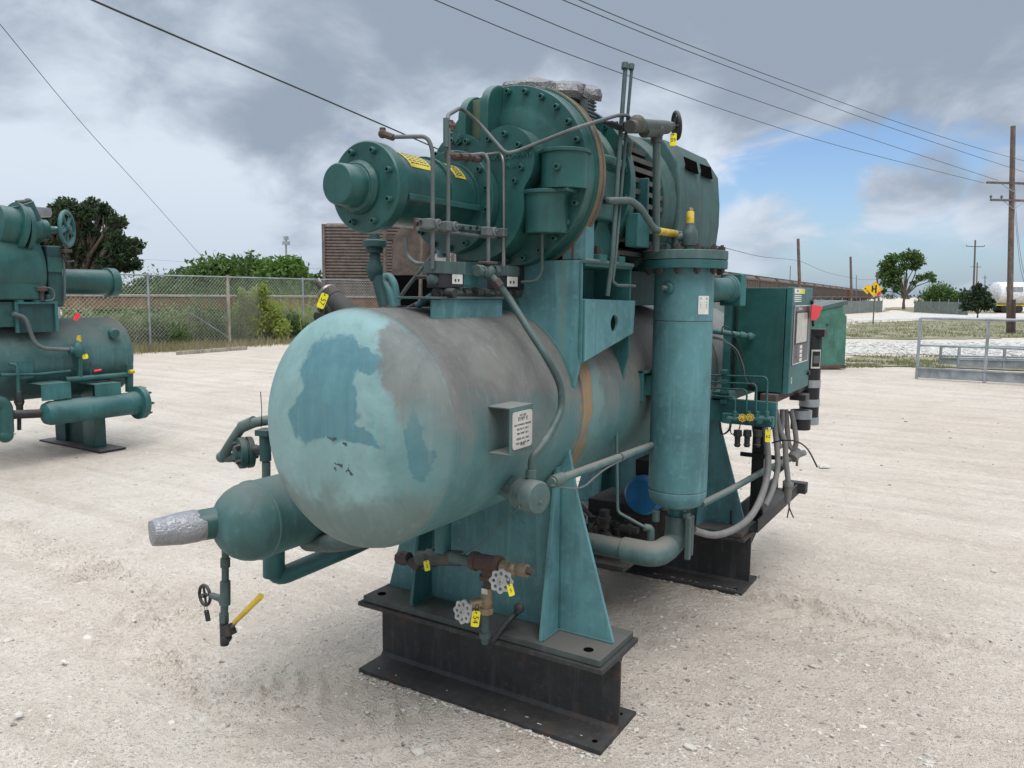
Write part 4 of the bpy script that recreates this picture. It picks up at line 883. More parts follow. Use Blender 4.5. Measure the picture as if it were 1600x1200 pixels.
# ---- control cabinet
CX0, CX1, CY0, CY1, CZ0, CZ1 = 1.139, 1.372, 1.60, 2.06, 1.166, 1.690
cabn = MB().box((CX0, CY0, CZ0), (CX1, CY1, CZ1)).build('control_cabinet', 'teal', unit, .003)
door = MB().box((CX1+.003, CY0-.004, CZ0-.004), (CX1+.034, CY1+.004, CZ1+.004)).build('cabinet_door', 'teal_mid', unit, .004)
DX = CX1+.034
def onp(u, v): return P(u, v, 'X', DX)
a = onp(1241, 477); b = onp(1264, 564)
y0_, y1_ = a.y, onp(1264, 500).y; z1_ = onp(1252, 477).z; z0_ = onp(1252, 566).z
MB().box((DX, y0_, z0_), (DX+.003, y1_, z1_)).build('control_panel', 'panel_dark', door, .001)
bd = MB(); e = .0045
for (p0, p1) in (((y0_, z0_), (y1_, z0_+e)), ((y0_, z1_-e), (y1_, z1_)), ((y0_, z0_), (y0_+e, z1_)), ((y1_-e, z0_), (y1_, z1_))): bd.box((DX+.0032, p0[0], p0[1]), (DX+.004, p1[0], p1[1]))
bd.build('panel_border', 'white_label', door, smooth=0)
W_, H_ = y1_-y0_, z1_-z0_
MB().box((DX+.0031, y0_+.10*W_, z0_+.33*H_), (DX+.005, y1_-.13*W_, z1_-.10*H_)).build('screen_bezel', 'black_box', door, .001)
MB().box((DX+.0052, y0_+.15*W_, z0_+.36*H_), (DX+.006, y1_-.18*W_, z1_-.13*H_)).build('screen', 'screen', door)
text('Quantum', .022, frame((DX+.0036, y0_+.36*W_, z1_-.055*H_), (0, 1, 0), (0, 0, 1)), 'panel_lettering', 'white_label', door, .0003)
for r in range(4):
    for c in range(3):
        if r == 3 and c != 1: continue
        cy_, cz_ = y0_+(.25+.25*c)*W_, z0_+(.28-.075*r)*H_
        MB().box((DX+.0031, cy_-.02*(1.3 if c == 1 else .8), cz_-.008), (DX+.0045, cy_+.02*(1.3 if c == 1 else .8), cz_+.008)).build('panel_key', 'white_label' if c == 1 else 'tube_grey', door)
zt = CZ1
def lab(v0, v1, f0, f1, mat, nm='door_label'):
    return MB().box((DX, CY0+f0*.46, onp(1250, v1).z), (DX+.0015, CY0+f1*.46, onp(1250, v0).z)).build(nm, mat, door)
l_ = lab(451, 459, .06, .34, 'white_label'); text('FRICK', .016, frame((DX+.0017, CY0+.2*.46, onp(1250, 455).z), (0, 1, 0), (0, 0, 1)), 'label_lettering', 'ink', l_, .0002)
l_ = lab(451, 459, .35, .56, 'tag_yellow'); text('!', .02, frame((DX+.0017, CY0+.45*.46, onp(1250, 455).z), (0, 1, 0), (0, 0, 1)), 'label_lettering', 'ink', l_, .0002)
for v0, v1 in ((461, 462.6), (464, 465.6), (467, 468.6), (470, 471.6)): lab(v0, v1, .06, .40, 'white_label')
q = onp(1246, 606); text('0', .05, frame((DX+.001, CY0+.10*.46, CZ0+.06), (0, 1, 0), (0, 0, 1)), 'painted_mark', 'white_label', door, .0004)
for z in (CZ0+.07, CZ1-.07): MB().cyl((DX, CY1-.025, z), (DX+.012, CY1-.025, z), .014, n=16).build('door_latch', 'black', door)
q0 = P(1108, 516, 'Y', 1.50); q1 = P(1172, 526, 'Y', 1.57)
cc = MB().tube([P(1096, 512, 'Y', 1.4), q0, q1, q1+V((.01, .06, 0))], .0145, bend=.03, n=14); cc.cyl(P(1156, 523, 'Y', 1.55), P(1163, 524.5, 'Y', 1.56), .019, n=10); cc.ball(q1, .022); cc.build('cabinet_conduit', 'teal_mid', unit)
for k, s_ in enumerate((0, 5, 9)):
    MB().tube(smooth_path([P(1108, 524+s_*.5, 'Y', 1.47), P(1130, 530+s_*.3, 'Y', 1.47), P(1146+s_*.4, 545, 'Y', 1.5), P(1158+s_*.3, 570, 'Y', 1.52), P(1165, 592, 'Y', 1.55), P(1172, 602, 'Y', 1.59)]), .0032, n=6).build('cable', ('tube_grey', 'black', 'conduit_grey')[k], unit)
MB().tube(smooth_path([P(1128, 523, 'Y', 1.47), P(1130, 510, 'Y', 1.47), P(1142, 516, 'Y', 1.48), P(1155, 540, 'Y', 1.5), P(1162, 560, 'Y', 1.5)]), .003, n=6).build('cable', 'black', unit)
MB().lathe(P(1176, 602, 'Y', 1.598), (.3, -1, -.1), [(-.01, .022), (.012, .02), (.014, .012), (.02, 0)], 16).build('conduit_hub', 'black', unit, .001)
# support under the cabinet and skid extension
MB().prism([(1.28, CZ0-.045), (1.36, CZ0-.045), (1.36, CZ0-.005), (1.28, CZ0-.005)], lambda a_, b_, t: V((a_, t, b_)), 1.55, 2.12).build('cabinet_rail', 'rusty', unit, .003)
MB().box((1.05, 1.50, CZ0-.05), (1.14, 2.1, CZ0-.006)).build('cabinet_rail', 'teal_mid', unit, .003)
MB().box((.55, 2.2, 1.1), (.60, 2.3, 1.7)).build('upright_channel', 'teal_mid', unit, .003)
ex = MB().box((1.04, 1.95, .325), (1.20, 3.05, .337)); ex.box((1.19, 1.95, .337), (1.20, 3.05, .40)); ex.box((1.04, 1.95, .337), (1.05, 3.05, .43)); ex.build('skid_channel', 'beam', unit, .002)
ex = MB().prism([(2.11, .0), (2.112, .324), (3.0, .324), (2.95, .27), (2.3, .03)], YZ, 1.02, 1.035); ex.build('skid_gusset', 'beam', unit, .002)
MB().box((1.10, 2.95, .338), (1.25, 3.02, .41)).build('end_angle', 'beam', unit, .003)
lx = P(1185, 720, 'Y', 2.15)
MB().box((lx.x-.035, 2.13, .338), (lx.x+.035, 2.17, CZ0)).build('support_leg', 'black', unit, .003)
MB().box((lx.x-.10, 2.12, P(1180, 712, 'Y', 2.12).z-.012), (lx.x+.14, 2.14, P(1180, 712, 'Y', 2.12).z+.012)).build('leg_brace', 'black', unit, .002)
# conduits hanging in loops
def cdt(pts, r=.0215, nm='flexible_conduit', mat='conduit_grey', n=12): return MB().tube(smooth_path([P(u, v, 'Y', Y) for u, v, Y in pts], 8), r*.86, n=n).build(nm, mat, unit)
cdt([(1195, 668, 1.62), (1199, 700, 1.60), (1200, 735, 1.52), (1190, 775, 1.40), (1172, 808, 1.28), (1145, 828, 1.15), (1118, 836, 1.02), (1098, 833, .95), (1084, 828, .90)], .019)
cdt([(1208, 650, 1.75), (1213, 690, 1.74), (1215, 730, 1.7), (1207, 765, 1.6), (1195, 790, 1.5)], .017)
cdt([(1212, 640, 1.8), (1218, 670, 1.8), (1226, 690, 1.8), (1228, 720, 1.8), (1232, 755, 1.8)], .017)
cdt([(1228, 640, 1.9), (1230, 670, 1.9), (1233, 695, 1.9), (1240, 701, 1.9), (1244, 690, 1.9), (1241, 665, 1.9), (1236, 642, 1.9)], .016)
cdt([(1222, 640, 1.85), (1222, 665, 1.85), (1216, 690, 1.8), (1221, 700, 1.8)], .016)
cc = MB(); q = P(1232, 757, 'Y', 1.8); cc.lathe(q+V((0, 0, .01)), (0, 0, -1), [(0, .026), (.02, .026), (.025, .02), (.07, .018), (.11, .014)], 14); cc.build('conduit_end', 'conduit_grey', unit, .001)
for uu, vv in ((1230, 809), (1240, 809), (1236, 800)): MB().tube(smooth_path([P(1233, 778, 'Y', 1.8), P(1233, 792, 'Y', 1.8), P(uu, vv, 'Y', 1.8)]), .0035, n=6).build('loose_wire', 'black', unit)
MB().tube(smooth_path([P(1206, 692, 'Y', 1.55), P(1225, 688, 'Y', 1.55), P(1245, 690, 'Y', 1.55), P(1262, 702, 'Y', 1.55), P(1277, 730, 'Y', 1.55)]), .004, n=6).build('loose_wire', 'black', unit)
MB().tube([P(1096, 788, 'Y', 1.0), P(1140, 766, 'Y', 1.3), P(1195, 735, 'Y', 1.7), P(1245, 712, 'Y', 2.1)], .0165).build('conduit_pipe', 'teal_dust', unit)
cc = MB().cyl(P(1238, 716, 'Y', 2.0), P(1246, 705, 'Y', 2.05), .03, n=8); cc.cyl(P(1243, 712, 'Y', 2.05), P(1257, 707, 'Y', 2.1), .018, n=8); cc.cyl(P(1246, 712, 'Y', 2.05), P(1245, 728, 'Y', 2.05), .007, n=8); cc.build('pipe_union', 'conduit_grey', unit, .001)
cc = MB().cyl(P(1210, 735, 'Y', 1.9), P(1222, 725, 'Y', 1.9), .03, n=10); cc.build('pipe_union', 'grime', unit, .002)
# black accumulators behind the cabinet
for (u, vt, vb, Y, r) in ((1270, 520, 662, 2.45, .055), (1252, 640, 672, 2.0, .052)):
    t_ = P(u, vt, 'Y', Y); b_ = P(u, vb, 'Y', Y)
    c_ = MB().lathe((t_.x, Y, b_.z), (0, 0, 1), [(0, r*.4), (.005, r), (t_.z-b_.z-.03, r), (t_.z-b_.z, r*.8), (t_.z-b_.z+.002, r*.4)], 32).build('accumulator', 'black', unit, .002)
    for v in ((597, 627, 655) if u == 1270 else (645,)):
        z = P(u, v, 'Y', Y).z; MB().lathe((t_.x, Y, z-.03), (0, 0, 1), [(0, r), (0, r+.004), (.045, r+.004), (.045, r)], 32).build('strap', 'galv', c_)
    if u == 1270:
        MB().box((t_.x-.03, Y-.05, t_.z-.02), (t_.x+.075, Y+.03, t_.z+.025)).build('accumulator_head', 'black_iron', c_, .003)
        z = P(u, 560, 'Y', Y).z; lbm = MB(); lbm.add([(t_.x+(r+.002)*cos(R(a_)), Y+(r+.002)*sin(R(a_)), zz) for a_ in (-80, -65, -50, -35, -20) for zz in (z-.055, z+.055)], [(2*i, 2*i+2, 2*i+3, 2*i+1) for i in range(4)]); lb = lbm.build('accumulator_label', 'white_label', c_)
        lbm = MB(); lbm.add([(t_.x+(r+.003)*cos(R(a_)), Y+(r+.003)*sin(R(a_)), zz) for a_ in (-74, -62, -50, -38, -26) for zz in (z-.045, z+.045)], [(2*i, 2*i+2, 2*i+3, 2*i+1) for i in range(4)]); lbm.build('label_field', 'black', c_)
        lbm = MB(); lbm.add([(t_.x+(r+.004)*cos(R(a_)), Y+(r+.004)*sin(R(a_)), zz) for a_ in (-68, -58, -46, -34) for zz in (z-.025, z+.02)], [(2*i, 2*i+2, 2*i+3, 2*i+1) for i in range(3)]); lbm.build('label_print', 'tube_grey', c_)
        MB().tube(smooth_path([(t_.x, Y, t_.z+.04), (t_.x-.01, Y-.02, t_.z+.11), (t_.x-.04, Y-.05, t_.z+.15)]), .008, n=8).build('accumulator_hose', 'black', c_)
MB().box((1.305, 2.10, 1.10), (1.33, 2.43, 1.16)).build('accumulator_bracket', 'black_iron', unit, .002); MB().box((1.33, 2.39, 1.10), (1.345, 2.50, 1.16)).build('accumulator_bracket', 'black_iron', unit, .002)
MB().box((1.335, 1.95, 1.09), (1.42, 2.05, 1.122)).build('accumulator_bracket', 'black_iron', unit, .002)
# ---- liquid receiver on the left
LX, LY, LZ, LR = -.135, -.44, .765, .153
KXp = [( -.15*sin(a_), LR*cos(a_)) for a_ in [pi/2*i/8 for i in range(8, -1, -1)]]
MB().lathe((LX, 0, LZ), (0, 1, 0), [(LY+q[0], q[1]) for q in KXp]+[(LY+.005, LR), (LY+.01, LR+.004), (LY+.02, LR+.004), (LY+.025, LR), (LY+.5, LR), (1.2, LR), (1.25, LR*.7), (1.27, .01)], 56).build('oil_cooler', 'cooler_paint', unit, smooth=28)
nd = V((-.40, -1, -.0)).normalized(); n0 = V((LX-.05, LY-.095, LZ+.012))
MB().lathe(n0, nd, [(0, .060), (.10, .058), (.11, .05)], 32).build('cooler_nozzle', 'teal', unit, .001)
crumple('duct_tape', n0+nd*.07, nd, [(0, .062), (.03, .066), (.06, .064), (.09, .062), (.12, .058), (.16, .050), (.18, .046), (.185, .03), (.186, .005)], 30, .012, 5, unit)
# drain assembly below it
lw = lambda u, v: P(u, v, 'Y', -.50)
dr = MB().cyl(lw(352, 835), lw(352, 915), .014, n=14); dr.cyl(lw(352, 872), lw(352, 886), .019, n=14); dr.cyl(lw(352, 908), lw(352, 945), .020, n=16); dr.ball(lw(351, 940), .023, 12); dr.cyl(lw(351, 945), lw(350, 960), .015, n=12); dr.cyl(lw(350, 958), lw(350, 972), .020, n=6)
dr.cyl(lw(352, 938), lw(330, 930), .015, .012, n=12); dr.build('drain_pipe', 'tube_green', unit, .0015)
dr = MB().cyl(lw(350, 972), lw(351, 1008), .017, n=10); dr.boxo(lw(357, 985), (.05, .035, .045), (1, 0, .6), (0, 1, 0)); dr.cyl(lw(352, 1000), lw(356, 994), .020, n=8); dr.build('ball_valve', 'black_iron', unit, .003)
MB().tube([lw(358, 985), lw(370, 970)], .007).build('lever_arm', 'steel_tube', unit)
MB().tube([lw(366, 973), lw(408, 931)], [.0095, .0125], n=12).build('yellow_lever', 'yellow', unit, .002)
handwheel(lw(320, 930), (-.12, -1, .05), .040, .0065, 'handwheel', 'black_iron', unit, n_=4, stem=.03)
# valve train above the cooler
lt = lambda u, v: P(u, v, 'Y', -.22)
dr = MB().cyl(lt(416, 748), lt(416, 722), .018, n=14); dr.cyl(lt(416, 730), lt(415, 712), .013, n=12); dr.build('vent_nipple', 'tube_green', unit, .001)
dr = MB().cyl(lt(415, 720), lt(414, 672), .024, n=16); dr.boxo(lt(415, 675), (.06, .07, .025), (1, .3, 0), (0, 1, 0)); dr.build('check_valve', 'teal_dark', unit, .002)
c0 = lt(384, 707); ax_ = V((-.5, -1, 0)).normalized()
dr = MB().lathe(c0-ax_*.05, ax_, [(0, .03), (.02, .032), (.022, .066), (.045, .068), (.047, .06), (.052, .06), (.054, .068), (.08, .066), (.082, .04), (.10, .03)], 32); dr.build('flange_pair', 'teal_dark', unit, .002)
a_, b__, _c = basis(ax_)
for k in range(4): g = pi/4+k*pi/2; bolt(c0+ax_*.032+(a_*cos(g)+b__*sin(g))*.047, ax_, .013, .012, unit, 'black_iron', 'hex')
MB().cyl(lt(398, 704), lt(414, 703), .022, n=12).build('pipe_nipple', 'black_iron', unit)
MB().tube([lt(362, 715)+V((.03, .06, 0)), lt(346, 716), lt(378, 666), lt(402, 659), lt(450, 655)+V((0, .3, 0))], .0215, bend=.04, n=16).build('bypass_pipe', 'tube_green', unit)
dr = MB().ball(lt(347, 714), .026, 14); dr.cyl(lt(378, 667), lt(397, 659), .0255, n=16); dr.build('pipe_elbow', 'tube_green', unit)
MB().tube([lt(407, 612), lt(409, 640), lt(408, 668)], .0018, n=5).build('tie_wire', 'black', unit)
# big elbow below the cooler running under the tank
le = lambda u, v: P(u, v, 'Y', -.20)
MB().tube([le(428, 860), le(428, 905), P(560, 850, 'Y', .12), P(640, 810, 'Y', .4)], .040, bend=.10, n=20).build('cooler_line', 'teal_mid', unit)
cc = MB().cyl(le(428, 858), le(428, 900), .046, n=20); cc.build('line_collar', 'teal_mid', unit, .003)
MB().cyl(P(500, 868, 'Y', .06), P(515, 862, 'Y', .08), .046, n=20).build('line_collar', 'teal_mid', unit, .002)
MB().tube([(-.150, -.12, .66), (-.135, -.17, .605), (.06, -.2, .643), (.30, -.08, .70)], .036, bend=.05, n=18).build('cooler_pipe', 'tube_green', unit)
# ---- drain valves under the tank
lb_ = lambda u, v, Y=-.09: P(u, v, 'Y', Y)
cc = MB().cyl(lb_(692, 862, -.05), lb_(692, 838, -.05)+V((0, 0, .09)), .032, n=20); cc.build('drain_nozzle', 'teal_mid', unit, .001)
cc = MB().cyl(lb_(655, 872, -.03), lb_(720, 872, -.06), .030, n=14); cc.cyl(lb_(668, 872, -.03), lb_(680, 872, -.03), .038, n=8); cc.build('drain_tee', 'iron_green', unit, .002)
cc = MB().cyl(lb_(622, 872, -.03), lb_(640, 872, -.03), .026, n=8); cc.cyl(lb_(630, 862, -.03), lb_(630, 882, -.03), .016, n=8); cc.cyl(lb_(640, 876, -.03), lb_(655, 888, -.03), .018, n=8); cc.build('drain_plug', 'rust_brown', unit, .002)
MB().cyl(lb_(705, 870), lb_(745, 880), .021, n=16).build('drain_pipe', 'tube_green', unit)
cc = MB().cyl(lb_(738, 876), lb_(778, 882), .031, n=18); cc.cyl(lb_(738, 876), lb_(746, 877), .036, n=18); cc.cyl(lb_(765, 880), lb_(762, 905), .026, n=16); cc.cyl(lb_(762, 898), lb_(762, 905), .031, n=16); cc.ball(lb_(765, 881), .032); cc.cyl(lb_(774, 881), lb_(782, 883), .034, n=16); cc.build('reducing_tee', 'rusty', unit, .002)
cc = MB().cyl(lb_(782, 886), lb_(822, 892), .020, n=12); cc.cyl(lb_(784, 886), lb_(795, 888), .026, n=8); cc.cyl(lb_(812, 890), lb_(824, 892), .025, n=8); cc.ball(lb_(800, 890), .027); cc.build('globe_valve', 'brass', unit, .002)
MB().cyl(lb_(822, 892), lb_(831, 893), .016, n=4).build('pipe_plug', 'rusty', unit, .001)
MB().cyl(lb_(762, 905), lb_(762, 925), .017, n=12).build('drain_nipple', 'rust_brown', unit)
cc = MB().cyl(lb_(761, 918), lb_(760, 955), .022, n=14); cc.cyl(lb_(760, 948), lb_(760, 958), .028, n=8); cc.cyl(lb_(760, 940), lb_(735, 945, -.13), .018, n=12); cc.cyl(lb_(748, 942), lb_(740, 944), .022, n=8); cc.ball(lb_(760, 940), .026); cc.build('angle_valve', 'brass', unit, .002)
q = lb_(757, 924, -.115); MB().box(q-V((.012, .002, .01)), q+V((.012, .002, .01))).build('valve_tag_plate', 'white_label', unit)
MB().cyl(lb_(759, 956), lb_(758, 992), .014, n=14).build('drain_pipe', 'tube_green', unit)
cc = MB().lathe(lb_(758, 988), (0, 0, -1), [(0, .022), (.02, .022), (.022, .018), (.045, .012), (.047, 0)], 14); cc.build('drain_cap', 'tube_green', unit, .001)
handwheel(lb_(783, 908, -.17), (.25, -1, .18), .041, .009, 'handwheel', 'wheel_grey', unit, 'disc', stem=.07)
handwheel(lb_(724, 956, -.19), (-.1, -1, .15), .041, .009, 'handwheel', 'wheel_grey', unit, 'disc', stem=.07)
MB().tube([P(770, 1002, 'Y', -.03), P(790, 975, 'Y', .02), P(812, 952, 'Y', .08)], .012).build('strap_bar', 'black_iron', unit)
MB().lathe(P(812, 950, 'Y', .07), (.3, -1, .3), [(0, .012), (.012, .022), (.02, .02), (.03, .0)], 16).build('drain_knob', 'black_iron', unit, .002)
# ---- behind the barrel: drier pipes and old valve on top of the tank
tv = lambda u, v, Y=.10: P(u, v, 'Y', Y)
cc = MB().tube([tv(600, 478), tv(590, 440), tv(586, 400), tv(585, 372)], .022, n=16); cc.build('stand_pipe', 'teal_dark', unit)
cc = MB().lathe(tv(586, 440), tv(585, 370)-tv(586, 440), [(0, .02), (.03, .034), (.06, .036), (.09, .024), (.115, .022), (.12, .036), (.14, .038), (.145, .052), (.17, .050), (.175, .025), (.20, .022)], 10); cc.build('angle_valve', 'teal_dark', unit, .002)
MB().tube(smooth_path([tv(615, 480, .16), tv(608, 455, .16), tv(598, 440, .16), tv(606, 432, .18), tv(616, 445, .18), tv(620, 478, .18)]), .017, n=14).build('hose', 'teal_faded', unit)
MB().tube([tv(593, 398, .13), tv(595, 455, .13)], .005, n=6).build('yellow_handle', 'yellow', unit)
MB().tube(smooth_path([tv(622, 470, .2), tv(635, 450, .2), tv(655, 425, .2), tv(684, 388, .2)]), .008, n=8).build('cable', 'tube_grey', unit)
MB().tube([tv(634, 372, .25), tv(636, 400, .25), tv(648, 412, .25), tv(685, 414, .25)], .010, bend=.04).build('oil_tube', 'tube_grey', unit)
MB().tube([tv(690, 378, .12), tv(691, 402, .12)], [.024, .020], n=16).build('nipple', 'teal_faded', unit)
MB().tube([tv(652, 433, .1), tv(690, 433, .1)], .008).build('oil_tube', 'black_iron', unit)
MB().tube([P(636, 483, 'Y', -.18), P(676, 462, 'Y', -.18)], .008).build('drain_spout', 'black_iron', unit)
MB().tube([P(652, 478, 'X', .60), P(676, 462, 'X', .66)], .012).build('drain_spout', 'teal_faded', unit)
MB().box((.45, .105, 1.55), (.72, .12, 1.63)).build('lug_plate', 'teal_mid', unit, .003)
ov = lambda u, v, Y=-.05: P(u, v, 'Y', Y)
cc = MB().cyl(ov(555, 500), ov(522, 468), .050, .040, n=18); cc.cyl(ov(522, 468), ov(512, 458), .042, n=18); cc.cyl(ov(516, 464), ov(508, 455), .034, n=18); cc.cyl(ov(508, 455), ov(498, 443), .016, n=10); cc.cyl(ov(500, 500, -.09), ov(520, 485, -.02), .036, n=16); cc.ball(ov(520, 490), .05)
cc.build('tank_valve', 'grime', unit, .002)
MB().lathe(ov(508, 483, -.13), (-.3, -1, 0), [(0, .028), (.015, .026), (.018, .012), (.03, .01)], 16).build('valve_bonnet', 'grime', unit, .001)
MB().lathe(ov(512, 459), (-1, 0, .9), [(0, .043), (.012, .044), (.02, .03)], 20).build('clamp_band', 'steel_tube', unit, .001)
MB().cyl(ov(503, 447), ov(497, 436), .009, n=8).build('valve_stem', 'steel_tube', unit)
# ------------------------------------------------------------------ hanging tags
def tag_plate(c, up, nrm, wd, ht, s, label, mat='tag_yellow', group='yellow number tags wired to the valves', cat='tag', name='number_tag', flip=False, wire=.03):
    c = V(c); up = V(up).normalized(); nrm = V(nrm).normalized(); x = up.cross(nrm).normalized(); nrm = x.cross(up)
    t_ = thing(name, label, cat, tuple(c), group)
    r = wd*.22; o = []
    for cx_, cy_, a0 in ((wd/2-r, ht/2-r, 0), (-wd/2+r, ht/2-r, 90), (-wd/2+r, -ht/2+r, 180), (wd/2-r, -ht/2+r, 270)): o += [(cx_+r*cos(R(a0+k*30)), cy_+r*sin(R(a0+k*30))) for k in range(4)]
    fn = lambda a, b, t: c+x*a+up*b+nrm*t
    MB().prism([o, circ(0, ht*.38, wd*.10, 10)], fn, -.0006, .0006).build('plate', mat, t_)
    if s:
        if flip: text(s, wd*.95, frame(c+nrm*.001-up*ht*.05, -up, x), 'digits', 'ink', t_, .0003)
        else: text(s, wd*.8, frame(c+nrm*.001-up*ht*.05, x, up), 'digits', 'ink', t_, .0003)
    MB().tube(smooth_path([c+up*ht*.38-nrm*.004, c+up*(ht*.5+wire*.5)+x*.006, c+up*(ht*.4+wire), c+up*(ht*.5+wire*.4)-x*.006, c+up*ht*.38+nrm*.004]), .0011, n=5).build('wire', 'black', t_)
tn = lambda c: (CAM-V(c)).normalized()
q = P(504, 470, 'Y', -.17); tag_plate(q, RT*.40+UP, tn(q), .030, .062, '57', 'yellow tag numbered 57 wired to the grimy valve behind the tank top', flip=True)
q = P(743, 967, 'Y', -.20); tag_plate(q, UP-RT*-.12, tn(q), .030, .058, '54', 'yellow tag numbered 54 on the lower grey handwheel valve', flip=True)
q = P(798, 922, 'Y', -.185); tag_plate(q, UP-RT*.25, V((.8, -.6, 0)), .022, .042, '5', 'small yellow tag below the upper grey handwheel')
q = P(667, 884, 'Y', -.13); tag_plate(q, UP-RT*.15, V((.8, -.6, 0)), .022, .040, '5', 'small yellow tag in the shade under the tank on the black drain tee')
q = P(1052, 218, 'X', 1.11); tag_plate(q, UP+RT*.05, tn(q), .026, .052, '59', 'greenish yellow tag hanging from the topmost black handwheel')
q = P(1200, 681, 'Y', 1.42); tag_plate(q, UP+RT*.04, tn(q), .026, .062, '62', 'yellow tag hanging below the manifold of small drain valves')
q = P(324, 962, 'Y', -.52); tag_plate(q, UP-RT*.2, V((.7, -1, 0)), .020, .046, '', 'dark dull tag hanging from the small handwheel under the taped cooler', mat='black_iron', group=None)
q = P(1274, 488, 'X', 1.41)
rb = MB(); n = 6; A_ = [P(u, v, 'X', 1.43) for u, v in ((1268, 476), (1285, 479), (1278, 497), (1267, 501))]
rb.add([A_[0], A_[0]*.5+A_[1]*.5+V((.012, 0, 0)), A_[1], A_[2], A_[3]*.5+A_[2]*.5+V((.01, 0, 0)), A_[3]]+[p_+V((.0015, 0, 0)) for p_ in (A_[0], A_[0]*.5+A_[1]*.5+V((.012, 0, 0)), A_[1], A_[2], A_[3]*.5+A_[2]*.5+V((.01, 0, 0)), A_[3])], [(0, 1, 4, 5), (1, 2, 3, 4), (6, 11, 10, 7), (7, 10, 9, 8), (0, 6, 7, 1), (1, 7, 8, 2), (2, 8, 9, 3), (3, 9, 10, 4), (4, 10, 11, 5), (5, 11, 6, 0)])
rb.build('ribbon', 'red_cloth', None, label='bright red ribbon tied at the edge of the control cabinet', category='ribbon')
# ------------------------------------------------------------------ second compressor at the left edge
MX, MZ, MR = -6.05, .955, .405
m2 = thing('compressor_unit', 'teal screw compressor package cut off by the left edge of the photo', 'compressor', (MX, 1.6, 0))
hp = [(.14*sin(a_), MR*cos(a_)) for a_ in [pi/2*i/10 for i in range(11)]]
MB().lathe((MX, 0, MZ), (0, 1, 0), [(-.5, .1), (-.49, MR)]+[(1.2, MR), (1.205, MR+.01), (1.25, MR+.01), (1.255, MR), (2.54, MR), (2.545, MR+.003), (2.55, MR)]+[(2.56+q[0], q[1]) for q in hp], 72).build('vessel', 'teal_dust2', m2, smooth=28)
for y in (.2, 2.05):
    MB().box((MX-.55, y, .0), (MX+.62, y+.28, .02)).build('foot_plate', 'black_iron', m2, .003)
    MB().box((MX-.4, y+.1, .021), (MX-.2, y+.2, .7)).build('leg', 'teal_dark', m2, .003); MB().box((MX+.18, y+.08, .021), (MX+.40, y+.2, .7)).build('leg', 'teal', m2, .003)
    MB().box((MX-.2, y+.14, .021), (MX+.18, y+.16, .75)).build('leg_web', 'teal_dark', m2, .003)
X2 = MX+.46; p2 = lambda u, v, X=X2: P(u, v, 'X', X)
a = p2(70, 645, X2+.12); b = p2(219, 630, X2+.12)
MB().lathe((X2+.12, 0, a.z*.5+b.z*.5), (0, 1, 0), [(a.y-.02, .06), (a.y, .10), (a.y+.05, .118), (b.y-.12, .118), (b.y-.115, .122), (b.y-.05, .122), (b.y-.045, .175), (b.y+.02, .175), (b.y+.022, .1)], 40).build('oil_cooler', 'teal_mid', m2, .002)
zc2 = a.z*.5+b.z*.5
for k in range(8): g = 2*pi*k/8; bolt((X2+.12+.15*cos(g), b.y+.022, zc2+.15*sin(g)), (0, 1, 0), .014, .03, m2, 'rust_brown', 'hex')
for u0, u1 in ((64, 112), (148, 190)):
    q0 = p2(u0, 601, X2+.16); q1 = p2(u1, 622, X2+.16)
    cc = MB().box((MX+.3, q0.y, q0.z-.006), (q0.x, q1.y, q0.z)); cc.box((q0.x-.008, q0.y, q1.z), (q0.x, q1.y, q0.z-.006)); cc.build('cooler_bracket', 'teal_mid', m2, .002)
cc = MB().tube([p2(102, 594, X2), p2(200, 586, X2)], .034); cc.tube([p2(202, 570, X2), p2(202, 612, X2)], .04); cc.build('side_pipe', 'teal', m2)
MB().tube([p2(125, 544, X2), p2(125, 594, X2)], .026).build('relief_pipe', 'teal', m2); MB().tube([p2(142, 566, X2), p2(142, 594, X2)], .009).build('relief_pipe', 'teal_dark', m2)
MB().tube([p2(20, 490, X2), p2(40, 496, X2), p2(56, 544, X2), p2(100, 546, X2), p2(118, 546, X2)], .020, bend=.12).build('oil_pipe', 'tube_grey', m2)
cc = MB().lathe(p2(122, 550, X2), (0, 0, 1), [(-.05, .03), (0, .06), (.05, .06), (.09, .03), (.12, .02)], 16); cc.cyl(p2(108, 547, X2), p2(122, 547, X2), .035, n=12); cc.build('relief_valve', 'teal_mid', m2, .002)
MB().cyl(p2(123, 534, X2), p2(123, 524, X2), .026, .02, n=12).build('yellow_cap', 'yellow', m2); MB().cyl(p2(202, 581, X2+.05), p2(209, 580, X2+.05), .022, n=10).build('yellow_cap', 'yellow', m2); MB().cyl(p2(147, 580, X2+.01), p2(158, 578, X2+.01), .012, n=8).build('red_plug', 'red_cloth', m2)
MB().tube([p2(0, 586, X2), p2(60, 585, X2), p2(110, 580, X2)], .016).build('side_pipe', 'teal', m2)
MB().tube([p2(14, 569, X2), p2(26, 570, X2), p2(29, 612, X2), p2(30, 660, X2)], .016, bend=.08).build('oil_pipe', 'teal_mid', m2)
cc = MB().lathe(p2(29, 612, X2), (0, 0, -1), [(0, .025), (.04, .035), (.10, .045), (.14, .03), (.2, .03)], 12); cc.cyl(p2(20, 648, X2+.1), p2(62, 646, X2+.1), .042); cc.cyl(p2(30, 630, X2+.06), p2(30, 672, X2+.06), .018); cc.build('drain_valve', 'black_iron', m2, .002)
cc = MB().tube([p2(-20, 628, X2+.15), p2(7, 630, X2+.15), p2(9, 676, X2+.15)], .068, bend=.1); cc.ball(p2(8, 680, X2+.15), .07); cc.build('pipe_elbow', 'teal', m2)
